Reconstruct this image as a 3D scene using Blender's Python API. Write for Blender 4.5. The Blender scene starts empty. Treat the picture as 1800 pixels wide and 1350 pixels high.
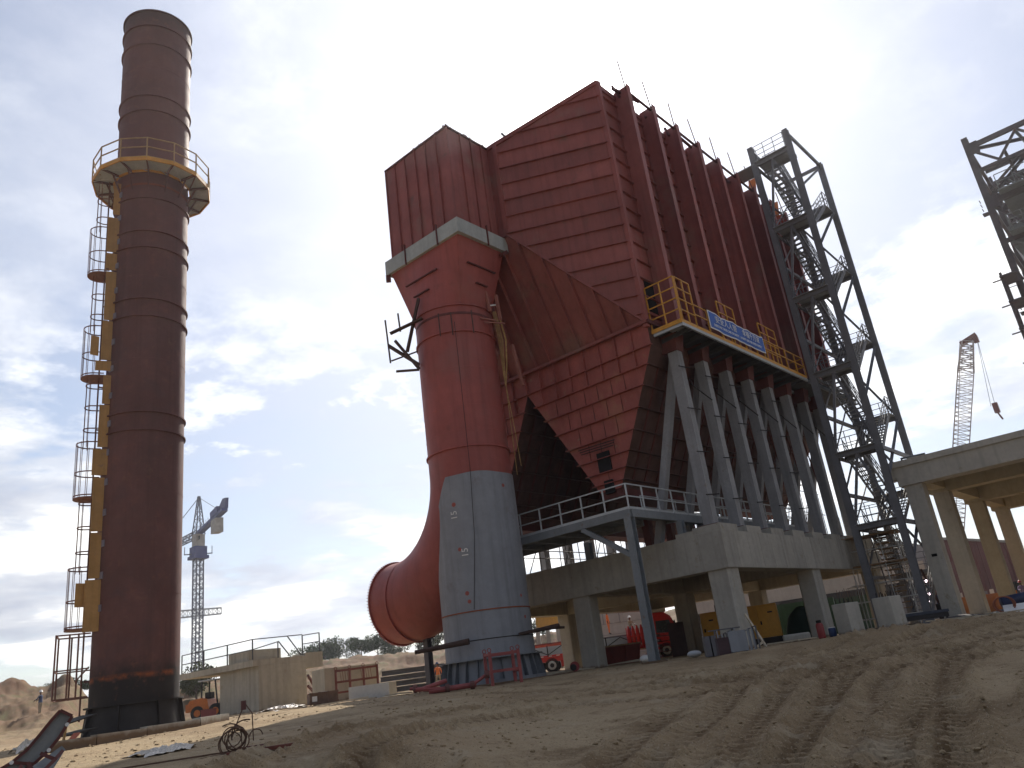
import bpy, bmesh, math, random
import numpy as np
from mathutils import Vector, Matrix, Euler
random.seed(7); rng = random.Random(5)
rad = math.radians
S = bpy.context.scene
# ------------------------------------------------------------------ camera
EYE = 0.25
FPX, PITCH, ROLL, AZ = 1386.757, rad(20.00665), rad(-7.68349), rad(39.56456)
cd = bpy.data.cameras.new('camera'); cam = bpy.data.objects.new('camera', cd); S.collection.objects.link(cam); S.camera = cam
cd.sensor_fit = 'HORIZONTAL'; cd.sensor_width = 36.0; cd.lens = FPX / 1800 * 36.0
HAZE = 0.00042
cd.clip_start = 0.1; cd.clip_end = 9000
def cam_axes():
    p, r, a = PITCH, ROLL, AZ
    def rz(v): return np.array([math.cos(r)*v[0]-math.sin(r)*v[1], math.sin(r)*v[0]+math.cos(r)*v[1], v[2]])
    up = rz((0, -math.cos(p), math.sin(p))); fw = rz((0, math.sin(p), math.cos(p))); rt = rz((1., 0, 0))
    X = math.cos(a)*fw + math.sin(a)*rt; Y = math.sin(a)*fw - math.cos(a)*rt
    return np.array([X, Y, up])          # world = M @ cam(x right, y down, z forward)
_M = cam_axes()
mm = Matrix.Identity(4)
for i in range(3):
    mm[i][0] = _M[i][0]; mm[i][1] = -_M[i][1]; mm[i][2] = -_M[i][2]
mm[0][3] = 0; mm[1][3] = 0; mm[2][3] = EYE
cam.matrix_world = mm
# ------------------------------------------------------------------ light and exposure
SUN_AZ, SUN_EL = rad(31.6), rad(37.9)          # measured from +X towards +Y
sd = Vector((math.cos(SUN_EL)*math.cos(SUN_AZ), math.cos(SUN_EL)*math.sin(SUN_AZ), math.sin(SUN_EL)))
sl = bpy.data.lights.new('sun', 'SUN'); sl.energy = 4.2; sl.angle = rad(0.6); sl.color = (1.0, 0.93, 0.82)
sun = bpy.data.objects.new('sun', sl); S.collection.objects.link(sun)
sun.rotation_euler = (-sd).to_track_quat('-Z', 'Y').to_euler(); sun.location = (0, 0, 60)
W = bpy.data.worlds.new('World'); S.world = W; W.use_nodes = True
nt = W.node_tree; N = nt.nodes; L = nt.links; N.clear()
def nd(t, **k):
    n = N.new(t)
    for a, b in k.items(): setattr(n, a, b)
    return n
def wmath(op, a, b=None, clamp=False):
    n = nd('ShaderNodeMath', operation=op); n.use_clamp = clamp
    for i, v in enumerate((a, b)):
        if v is None: continue
        if isinstance(v, (int, float)): n.inputs[i].default_value = v
        else: L.new(v, n.inputs[i])
    return n.outputs[0]
out = nd('ShaderNodeOutputWorld'); bg = nd('ShaderNodeBackground'); bg.inputs[1].default_value = 0.10
sky = nd('ShaderNodeTexSky', sky_type='NISHITA'); sky.sun_disc = False
sky.sun_elevation = SUN_EL; sky.sun_rotation = math.pi/2 - SUN_AZ
sky.dust_density = 0.8; sky.air_density = 1.0; sky.ozone_density = 1.2; sky.altitude = 200
geo = nd('ShaderNodeTexCoord')
nrm = nd('ShaderNodeVectorMath', operation='NORMALIZE'); L.new(geo.outputs['Generated'], nrm.inputs[0])
sep = nd('ShaderNodeSeparateXYZ'); L.new(nrm.outputs[0], sep.inputs[0])
# cloud plane projection: direction divided by its height
hz = wmath('ADD', wmath('MAXIMUM', sep.outputs[2], 0.0), 0.13)
dv = nd('ShaderNodeVectorMath', operation='DIVIDE'); cmb = nd('ShaderNodeCombineXYZ')
for i in range(3): L.new(hz, cmb.inputs[i])
L.new(nrm.outputs[0], dv.inputs[0]); L.new(cmb.outputs[0], dv.inputs[1])
def fbm(scale, detail, rough, off, dist=0.0):
    m = nd('ShaderNodeMapping'); m.inputs['Location'].default_value = off; L.new(dv.outputs[0], m.inputs[0])
    n = nd('ShaderNodeTexNoise'); n.inputs['Scale'].default_value = scale; n.inputs['Detail'].default_value = detail
    n.inputs['Roughness'].default_value = rough; n.inputs['Distortion'].default_value = dist
    L.new(m.outputs[0], n.inputs['Vector']); return n.outputs['Fac']
def ramp(fac, stops):
    r = nd('ShaderNodeValToRGB'); e = r.color_ramp.elements
    while len(e) > 1: e.remove(e[-1])
    e[0].position, e[0].color = stops[0][0], (*stops[0][1], 1)
    for p, c in stops[1:]:
        k = e.new(p); k.color = (*c, 1)
    L.new(fac, r.inputs[0]); return r.outputs[0]
def mixc(f, a, b):
    n = nd('ShaderNodeMix', data_type='RGBA'); 
    if isinstance(f, (int, float)): n.inputs[0].default_value = f
    else: L.new(f, n.inputs[0])
    for i, v in ((6, a), (7, b)):
        if isinstance(v, tuple): n.inputs[i].default_value = (*v, 1)
        else: L.new(v, n.inputs[i])
    return n.outputs[2]
g3 = lambda v: (v, v, v)
big = fbm(0.62, 10, 0.58, (3.1, 1.7, 0.4), 0.25)
fine = fbm(2.6, 9, 0.62, (7.3, 2.2, 1.4), 0.15)
shade = fbm(1.5, 6, 0.55, (1.3, 9.2, 3.4), 0.1)
dens = wmath('ADD', wmath('MULTIPLY', big, 0.66), wmath('MULTIPLY', fine, 0.34))
cover = ramp(dens, [(0.455, g3(0)), (0.50, g3(0.7)), (0.55, g3(1))])
# thin high veil everywhere, thicker towards the sun
dotn = nd('ShaderNodeVectorMath', operation='DOT_PRODUCT'); L.new(nrm.outputs[0], dotn.inputs[0]); dotn.inputs[1].default_value = sd
dp = wmath('MAXIMUM', dotn.outputs['Value'], 0.0)
aur_w = wmath('POWER', dp, 7.0); aur_m = wmath('POWER', dp, 40.0); aur_n = wmath('POWER', dp, 400.0)
cl_shade0 = ramp(wmath('ADD', wmath('MULTIPLY', shade, 0.6), wmath('MULTIPLY', dens, 0.4)), [(0.43, (5.6, 6.0, 7.1)), (0.50, (7.6, 7.9, 8.6)), (0.56, (13.0, 12.9, 12.6))])
half = wmath('MULTIPLY', wmath('ADD', dotn.outputs['Value'], 1.0), 0.5)
phase = wmath('ADD', wmath('MULTIPLY', wmath('POWER', half, 3.0), 0.85), 0.28)
def scl(c, f):
    n = nd('ShaderNodeVectorMath', operation='SCALE'); L.new(f, n.inputs[3])
    if isinstance(c, tuple): n.inputs[0].default_value = c
    else: L.new(c, n.inputs[0])
    return n.outputs[0]
cl_shade = scl(cl_shade0, phase)
veil = wmath('ADD', wmath('MULTIPLY', aur_w, 0.6), wmath('ADD', wmath('MULTIPLY', wmath('SUBTRACT', fine, 0.25), 0.9), 0.16), True)
skyc = nd('ShaderNodeVectorMath', operation='SCALE'); L.new(sky.outputs[0], skyc.inputs[0]); skyc.inputs[3].default_value = 1.0
c1 = mixc(veil, skyc.outputs[0], scl((5.7, 6.0, 7.05), phase))
lowband = ramp(sep.outputs[2], [(0.0, g3(0.9)), (0.08, g3(1.0)), (0.34, g3(0.95)), (0.47, g3(0.30)), (1.0, g3(0.22))])
c2 = mixc(wmath('MULTIPLY', cover, lowband), c1, cl_shade)
glow = nd('ShaderNodeCombineXYZ')
gs = wmath('ADD', wmath('ADD', wmath('MULTIPLY', aur_w, 0.5), wmath('MULTIPLY', aur_m, 5.0)), wmath('MULTIPLY', aur_n, 40.0))
for i, k in enumerate((1.0, 0.985, 0.95)): L.new(wmath('MULTIPLY', gs, k), glow.inputs[i])
ad = nd('ShaderNodeVectorMath', operation='ADD'); L.new(c2, ad.inputs[0]); L.new(glow.outputs[0], ad.inputs[1])
L.new(ad.outputs[0], bg.inputs[0]); L.new(bg.outputs[0], out.inputs[0])
W.cycles.sampling_method = 'AUTOMATIC'
vs = S.view_settings; vs.view_transform = 'Standard'; vs.look = 'None'; vs.gamma = 1.0; vs.use_curve_mapping = False; vs.exposure = 0.40
S.cycles.volume_bounces = 0; S.cycles.max_bounces = 6; S.cycles.diffuse_bounces = 3; S.cycles.glossy_bounces = 2
# ------------------------------------------------------------------ materials
MATS = {}
def mat(name, col, rough=0.7, metal=0.0, var=0.25, scale=1.5, bump=0.15, bscale=None, stain=None, streak=0.0, spec=0.4, col2=None, mud=0.0, rnd=0.09):
    """procedural: base colour broken up by two noises, optional blotches of a second colour, vertical streaks, fine bump"""
    if name in MATS: return MATS[name]
    m = bpy.data.materials.new(name); m.use_nodes = True; t = m.node_tree; n = t.nodes; l = t.links; n.clear()
    o = n.new('ShaderNodeOutputMaterial'); b = n.new('ShaderNodeBsdfPrincipled'); l.new(b.outputs[0], o.inputs[0])
    g = n.new('ShaderNodeNewGeometry')
    def noise(sc, det=5, r=0.6, vec=None):
        x = n.new('ShaderNodeTexNoise'); x.inputs['Scale'].default_value = sc; x.inputs['Detail'].default_value = det; x.inputs['Roughness'].default_value = r
        l.new(vec or g.outputs['Position'], x.inputs['Vector']); return x.outputs['Fac']
    def mixn(f, a, b2, mode='MIX'):
        x = n.new('ShaderNodeMix'); x.data_type = 'RGBA'; x.blend_type = mode
        if isinstance(f, float): x.inputs[0].default_value = f
        else: l.new(f, x.inputs[0])
        for i, v in ((6, a), (7, b2)):
            if isinstance(v, tuple): x.inputs[i].default_value = (*v, 1)
            else: l.new(v, x.inputs[i])
        return x.outputs[2]
    def rmp(f, a, b2):
        x = n.new('ShaderNodeMapRange'); x.inputs[1].default_value = a; x.inputs[2].default_value = b2; l.new(f, x.inputs[0]); return x.outputs[0]
    lo = tuple(c*(1-var) for c in col); hi = tuple(min(1, c*(1+var)) for c in col)
    c = mixn(rmp(noise(scale), 0.3, 0.7), lo, hi)
    c = mixn(rmp(noise(scale*7, 4), 0.35, 0.75), c, mixn(0.35, c, tuple(x*0.6 for x in col)))
    if col2 is not None: c = mixn(rmp(noise(scale*0.8, 6, 0.65), 0.55, 0.68), c, col2)
    if stain is not None: c = mixn(rmp(noise(scale*2.2, 8, 0.7), 0.60, 0.70), c, stain)
    if streak:
        mp = n.new('ShaderNodeMapping'); mp.inputs['Scale'].default_value = (3.2, 3.2, 0.12); l.new(g.outputs['Position'], mp.inputs[0])
        s = rmp(noise(1.0, 6, 0.6, mp.outputs[0]), 0.48, 0.72)
        x = n.new('ShaderNodeMath'); x.operation = 'MULTIPLY'; l.new(s, x.inputs[0]); x.inputs[1].default_value = streak
        c = mixn(x.outputs[0], c, tuple(v*0.45 for v in col))
    if mud:
        sp = n.new('ShaderNodeSeparateXYZ'); l.new(g.outputs['Position'], sp.inputs[0])
        ad = n.new('ShaderNodeMath'); ad.operation = 'ADD'; l.new(sp.outputs[2], ad.inputs[0])
        ns = n.new('ShaderNodeMath'); ns.operation = 'MULTIPLY'; l.new(noise(3.0), ns.inputs[0]); ns.inputs[1].default_value = -1.2*mud; l.new(ns.outputs[0], ad.inputs[1])
        c = mixn(rmp(ad.outputs[0], 0.0, -0.6*mud), c, (0.16, 0.105, 0.065))
    oi = n.new('ShaderNodeObjectInfo'); mr_ = n.new('ShaderNodeMapRange'); mr_.inputs[3].default_value = 1-rnd; mr_.inputs[4].default_value = 1+rnd; l.new(oi.outputs['Random'], mr_.inputs[0])
    vm = n.new('ShaderNodeVectorMath'); vm.operation = 'SCALE'; l.new(c, vm.inputs[0]); l.new(mr_.outputs[0], vm.inputs[3]); c = vm.outputs[0]
    l.new(c, b.inputs['Base Color']); b.inputs['Metallic'].default_value = metal; b.inputs['Specular IOR Level'].default_value = spec
    rr = rmp(noise(scale*3), 0.2, 0.8); x = n.new('ShaderNodeMapRange'); l.new(rr, x.inputs[0]); x.inputs[3].default_value = max(0.05, rough-0.12); x.inputs[4].default_value = min(1, rough+0.1)
    l.new(x.outputs[0], b.inputs['Roughness'])
    if bump:
        bp = n.new('ShaderNodeBump'); bp.inputs['Strength'].default_value = bump; bp.inputs['Distance'].default_value = 0.03
        l.new(noise(bscale or scale*9, 6, 0.65), bp.inputs['Height']); l.new(bp.outputs[0], b.inputs['Normal'])
    MATS[name] = m; return m
RED = mat('red_oxide_primer', (0.30, 0.094, 0.080), 0.62, var=0.20, scale=0.35, bump=0.2, bscale=3, stain=(0.19, 0.085, 0.065), streak=0.5, col2=(0.26, 0.130, 0.104), rnd=0.14)
RED2 = mat('red_oxide_duct', (0.36, 0.092, 0.076), 0.58, var=0.15, scale=0.3, bump=0.15, bscale=2, streak=0.4, stain=(0.27, 0.075, 0.06), col2=(0.31, 0.105, 0.088))
REDDK = mat('red_oxide_dark', (0.13, 0.040, 0.034), 0.7, var=0.25, scale=0.8, bump=0.15, streak=0.3)
REDHOP = mat('red_oxide_patchy', (0.33, 0.095, 0.078), 0.65, var=0.2, scale=0.9, bump=0.12, stain=(0.30, 0.17, 0.12), col2=(0.33, 0.13, 0.085), streak=0.25)
RUST = mat('rusty_brown_steel', (0.150, 0.060, 0.052), 0.75, var=0.22, scale=0.6, bump=0.2, stain=(0.19, 0.085, 0.06), streak=0.6, col2=(0.105, 0.050, 0.050))
GREYP = mat('grey_primer', (0.25, 0.26, 0.285), 0.6, var=0.12, scale=0.4, bump=0.12, streak=0.4, stain=(0.20, 0.19, 0.20), col2=(0.22, 0.225, 0.24))
GREYS = mat('grey_painted_steel', (0.21, 0.225, 0.24), 0.55, var=0.12, scale=1.1, bump=0.08, streak=0.2, stain=(0.19, 0.12, 0.09))
GREYL = mat('light_grey_leg_paint', (0.30, 0.30, 0.31), 0.6, var=0.12, scale=1.0, bump=0.08, streak=0.5, stain=(0.25, 0.22, 0.2))
PURP = mat('dark_tower_steel', (0.19, 0.19, 0.205), 0.6, var=0.15, scale=1.2, bump=0.08)
GALV = mat('galvanised_rail', (0.48, 0.50, 0.51), 0.45, metal=0.4, var=0.1, scale=2)
YEL = mat('yellow_paint', (0.62, 0.30, 0.035), 0.5, var=0.14, scale=1.5, bump=0.05, streak=0.35, stain=(0.32, 0.15, 0.04))
CONC = mat('concrete', (0.40, 0.375, 0.33), 0.85, var=0.12, scale=0.7, bump=0.2, bscale=14, streak=0.45, stain=(0.29, 0.25, 0.19), col2=(0.34, 0.315, 0.27), mud=0.25, rnd=0.07)
CONC2 = mat('pale_concrete', (0.47, 0.44, 0.385), 0.85, var=0.12, scale=0.6, bump=0.2, bscale=14, streak=0.38, stain=(0.33, 0.28, 0.2), mud=0.3)
WOOD = mat('weathered_timber', (0.30, 0.20, 0.12), 0.85, var=0.3, scale=3, bump=0.3, streak=0.3)
DARK = mat('dark_opening', (0.012, 0.01, 0.01), 0.9, var=0.1, bump=0)
BLACK = mat('sooty_black_steel', (0.022, 0.017, 0.016), 0.7, var=0.35, scale=1.4, bump=0.2)
TREAD = mat('steel_treads', (0.26, 0.27, 0.28), 0.6, var=0.1, scale=3, bump=0.05)
WHITE = mat('white_sheet', (0.75, 0.74, 0.72), 0.6, var=0.08, scale=3, bump=0.1)
# ------------------------------------------------------------------ helpers
WM = {}
IDENT = Matrix.Identity(4)
GRP = {}
def thing(name, label, cat, loc=(0, 0, 0), group=None, local=False):
    o = bpy.data.objects.new(name, None); S.collection.objects.link(o); o.empty_display_size = 0.3
    if not local: o.location = loc
    WM[o] = IDENT.copy() if local else Matrix.Translation(loc)
    o['label'] = label; o['category'] = cat
    if group: o['group'] = group
    return o
def tag(o, label=None, cat=None, group=None, kind=None):
    for k, v in (('label', label), ('category', cat), ('group', group), ('kind', kind)):
        if v: o[k] = v
    return o
def link(name, me, parent=None, M=None, m=None):
    o = bpy.data.objects.new(name, me); S.collection.objects.link(o)
    M = M or IDENT
    if m is not None and not me.materials: me.materials.append(m)
    if parent is not None:
        o.parent = parent; o.matrix_parent_inverse = WM[parent].inverted()
    o.matrix_basis = M; WM[o] = M.copy()
    return o
class MB:
    def __init__(s): s.v = []; s.f = []
    def add(s, vs, fs):
        b = len(s.v); s.v += [tuple(v) for v in vs]; s.f += [tuple(i+b for i in f) for f in fs]; return s
    def box(s, a, b):
        x0, x1 = sorted((a[0], b[0])); y0, y1 = sorted((a[1], b[1])); z0, z1 = sorted((a[2], b[2]))
        return s.add([(x0,y0,z0),(x1,y0,z0),(x1,y1,z0),(x0,y1,z0),(x0,y0,z1),(x1,y0,z1),(x1,y1,z1),(x0,y1,z1)],
                     [(3,2,1,0),(4,5,6,7),(0,1,5,4),(1,2,6,5),(2,3,7,6),(3,0,4,7)])
    def bar(s, p, q, w, h=None, up=(0, 0, 1)):
        M = barM(p, q, w, h or w, up)
        return s.add([M @ Vector(c) for c in CUBEV], CUBEF)
    def tube(s, p, q, r, n=8, r2=None, cap=True):
        p = Vector(p); q = Vector(q); d = (q-p); 
        if d.length < 1e-6: return s
        d.normalize(); u = d.orthogonal().normalized(); w = d.cross(u); r2 = r if r2 is None else r2
        vs = [p + (u*math.cos(t)+w*math.sin(t))*r for t in [2*math.pi*i/n for i in range(n)]] + [q + (u*math.cos(t)+w*math.sin(t))*r2 for t in [2*math.pi*i/n for i in range(n)]]
        fs = [(i, (i+1) % n, n+(i+1) % n, n+i) for i in range(n)]
        if cap: fs += [tuple(range(n-1, -1, -1)), tuple(range(n, 2*n))]
        return s.add(vs, fs)
    def path(s, pts, r, n=6):
        for a, b in zip(pts[:-1], pts[1:]): s.tube(a, b, r, n)
        return s
    def prism(s, poly, d):
        """poly: list of 3D points, extruded by vector d"""
        n = len(poly); d = Vector(d); P = [Vector(p) for p in poly]
        return s.add(P + [p + d for p in P], [tuple(range(n-1, -1, -1)), tuple(range(n, 2*n))] + [(i, (i+1) % n, n+(i+1) % n, n+i) for i in range(n)])
    def lathe(s, prof, c, n=48, a0=0, a1=2*math.pi, close=True):
        """prof: (r, z) list round vertical axis at c"""
        k = len(prof); full = abs(a1-a0-2*math.pi) < 1e-6; m = n if full else n+1
        vs = [(c[0]+r*math.cos(a0+(a1-a0)*i/n), c[1]+r*math.sin(a0+(a1-a0)*i/n), z) for i in range(m) for r, z in prof]
        fs = []
        for i in range(n):
            j = (i+1) % m
            for t in range(k-1): fs.append((i*k+t, j*k+t, j*k+t+1, i*k+t+1))
        return s.add(vs, fs)
    def grid(s, P):
        n = len(P); k = len(P[0]); b = [p for r in P for p in r]
        return s.add(b, [(i*k+j, (i+1)*k+j, (i+1)*k+j+1, i*k+j+1) for i in range(n-1) for j in range(k-1)])
    def mesh(s, name, smooth=False, fix=True):
        me = bpy.data.meshes.new(name); me.from_pydata(s.v, [], s.f); me.update()
        if fix:
            b = bmesh.new(); b.from_mesh(me); bmesh.ops.recalc_face_normals(b, faces=b.faces); b.to_mesh(me); b.free()
        if smooth: me.shade_smooth(); 
        return me
    def build(s, name, m, parent=None, smooth=False, fix=True, auto=None):
        me = s.mesh(name, smooth, fix); me.materials.append(m)
        if auto: me.set_sharp_from_angle(angle=rad(auto))
        return link(name, me, parent)
CUBEV = [(-.5,-.5,0),(.5,-.5,0),(.5,.5,0),(-.5,.5,0),(-.5,-.5,1),(.5,-.5,1),(.5,.5,1),(-.5,.5,1)]
CUBEF = [(3,2,1,0),(4,5,6,7),(0,1,5,4),(1,2,6,5),(2,3,7,6),(3,0,4,7)]
def barM(p, q, w, h, up=(0, 0, 1)):
    p = Vector(p); q = Vector(q); z = q-p; ln = z.length; z.normalize(); u = Vector(up)
    if abs(z.dot(u)) > 0.98: u = Vector((1, 0, 0))
    x = u.cross(z).normalized(); y = z.cross(x)
    M = Matrix.Identity(4)
    for i in range(3): M[i][0] = x[i]*w; M[i][1] = y[i]*h; M[i][2] = z[i]*ln; M[i][3] = p[i]
    return M
_sh = {}
def shared(kind, m):
    k = (kind, m.name)
    if k in _sh: return _sh[k]
    b = MB()
    if kind == 'cube': b.add(CUBEV, CUBEF)
    elif kind == 'rod': b.tube((0,0,0), (0,0,1), 0.5, 8)
    elif kind == 'hbeam':            # unit H section, flanges square to y
        t = 0.09; w = 0.05
        pr = [(-.5,-.5),(.5,-.5),(.5,-.5+t),(w,-.5+t),(w,.5-t),(.5,.5-t),(.5,.5),(-.5,.5),(-.5,.5-t),(-w,.5-t),(-w,-.5+t),(-.5,-.5+t)]
        n = len(pr)
        b.add([(x,y,0) for x,y in pr]+[(x,y,1) for x,y in pr], [(i,(i+1)%n,n+(i+1)%n,n+i) for i in range(n)]+[(0,1,2,11),(3,4,9,10),(5,6,7,8),(12,13,14,23),(15,16,21,22),(17,18,19,20)])
    elif kind == 'angle':
        t = 0.14; pr = [(-.5,-.5),(.5,-.5),(.5,-.5+t),(-.5+t,-.5+t),(-.5+t,.5),(-.5,.5)]; n = 6
        b.add([(x,y,0) for x,y in pr]+[(x,y,1) for x,y in pr], [(i,(i+1)%n,n+(i+1)%n,n+i) for i in range(n)])
    me = b.mesh(kind); me.materials.append(m); _sh[k] = me; return me
def bar(name, par, p, q, w, h, m, up=(0, 0, 1), kind='cube'):
    return link(name, shared(kind, m), par, barM(p, q, w, h, up))
def rod(name, par, p, q, d, m): return bar(name, par, p, q, d, d, m, kind='rod')
def boxp(name, par, a, b, m):
    c = ((a[0]+b[0])/2, (a[1]+b[1])/2, min(a[2], b[2])); 
    return link(name, shared('cube', m), par, Matrix.Translation(c) @ Matrix.Diagonal((abs(b[0]-a[0]), abs(b[1]-a[1]), abs(b[2]-a[2]), 1)))
def copy_tree(o):
    c = o.copy(); S.collection.objects.link(c); WM[c] = WM[o]
    for ch in o.children:
        d = copy_tree(ch); d.parent = c
    return c
def place(o, loc, rz=0, s=1, rx=0, ry=0):
    o.location = loc; o.rotation_euler = (rx, ry, rz); o.scale = (s, s, s); return o
def railing(par, pts, h, m, levels=(1.0, 0.55), d=0.045, gap=1.4, toe=None, name='handrail', post='post', closed=False):
    """rails as one part, every post a part"""
    P = [Vector(p) for p in pts]; b = MB()
    segs = list(zip(P[:-1], P[1:])) + ([(P[-1], P[0])] if closed else [])
    for a, c in segs:
        for lv in levels: b.bar(a+Vector((0,0,h*lv)), c+Vector((0,0,h*lv)), d, d)
        if toe: b.bar(a+Vector((0,0,toe/2)), c+Vector((0,0,toe/2)), 0.012, toe)
    b.build(name, m, par)
    done = set()
    for a, c in segs:
        n = max(1, round((c-a).length/gap))
        for i in range(n+1):
            q = a.lerp(c, i/n); k = (round(q.x, 2), round(q.y, 2), round(q.z, 2))
            if k in done: continue
            done.add(k); bar(post, par, q, q+Vector((0,0,h)), d*1.1, d*1.1, m)
# ------------------------------------------------------------------ ground
def _hash(ix, iy, seed):
    h = (ix.astype(np.int64)*374761393 + iy.astype(np.int64)*668265263 + seed*1442695041) & 0xffffffff
    h = ((h ^ (h >> 13))*1274126177) & 0xffffffff
    return ((h ^ (h >> 16)) & 0xffff)/65535.0
def vnoise(x, y, seed=0):
    ix = np.floor(x); iy = np.floor(y); fx = x-ix; fy = y-iy
    fx = fx*fx*(3-2*fx); fy = fy*fy*(3-2*fy)
    a = _hash(ix, iy, seed); b = _hash(ix+1, iy, seed); c = _hash(ix, iy+1, seed); d = _hash(ix+1, iy+1, seed)
    return (a*(1-fx)+b*fx)*(1-fy)+(c*(1-fx)+d*fx)*fy - 0.5
def fbmn(x, y, o=5, seed=0, r=0.5):
    s = 0; a = 1.0
    for k in range(o):
        s = s + a*vnoise(x*2**k+13.1*k, y*2**k+7.7*k, seed+k); a *= r
    return s
def sm(a, b, x):
    t = np.clip((x-a)/(b-a), 0, 1); return t*t*(3-2*t)
def seg_dist(x, y, pts):
    """distance to a polyline, arc length along it, signed side"""
    best = np.full(x.shape, 1e9); arc = np.zeros(x.shape); side = np.zeros(x.shape); s0 = 0
    for (ax, ay), (bx, by) in zip(pts[:-1], pts[1:]):
        dx, dy = bx-ax, by-ay; L2 = dx*dx+dy*dy; ln = math.sqrt(L2)
        t = np.clip(((x-ax)*dx+(y-ay)*dy)/L2, 0, 1)
        d = np.hypot(x-ax-t*dx, y-ay-t*dy); sg = ((x-ax)*dy-(y-ay)*dx)/ln
        k = d < best; best = np.where(k, d, best); arc = np.where(k, s0+t*ln, arc); side = np.where(k, sg, side); s0 += ln
    return best, arc, side
def curve(pts, n=8):
    P = [np.array(p, float) for p in pts]; P = [2*P[0]-P[1]]+P+[2*P[-1]-P[-2]]; o = []
    for i in range(1, len(P)-2):
        for k in range(n):
            t = k/n; a, b, c, d = P[i-1], P[i], P[i+1], P[i+2]
            o.append(tuple(0.5*((2*b)+(-a+c)*t+(2*a-5*b+4*c-d)*t*t+(-a+3*b-3*c+d)*t**3)))
    o.append(tuple(P[-2])); return o
def pol(azd, D): return (D*math.cos(rad(azd)), D*math.sin(rad(azd)))
TRACKS = [curve([pol(38, 8), pol(32.5, 13), pol(29, 18), pol(26, 22), pol(20, 25), pol(10, 26)]),
          curve([pol(29, 8), pol(26, 12), pol(23, 16), pol(21.5, 20), pol(17.5, 24), pol(8, 27.5)]),
          curve([pol(34, 7), pol(30.5, 12), pol(26, 17), pol(24, 22), pol(21, 28), pol(14, 33), pol(4, 34)]),
          curve([pol(24, 7), pol(21.5, 11), pol(19.5, 15), pol(18, 20), pol(15, 26), pol(9, 29), pol(2, 29)]),
          curve([pol(12, 8), pol(14, 12), pol(13, 17), pol(10, 22), pol(4, 25)]),
          curve([pol(40, 27.5), pol(33, 25.5), pol(26, 25), pol(18, 27.5), pol(10, 30), pol(2, 33)]),
          curve([pol(62, 13), pol(50, 19), pol(40, 22.5), pol(30, 22), pol(20, 22.5), pol(10, 24)])]
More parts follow.
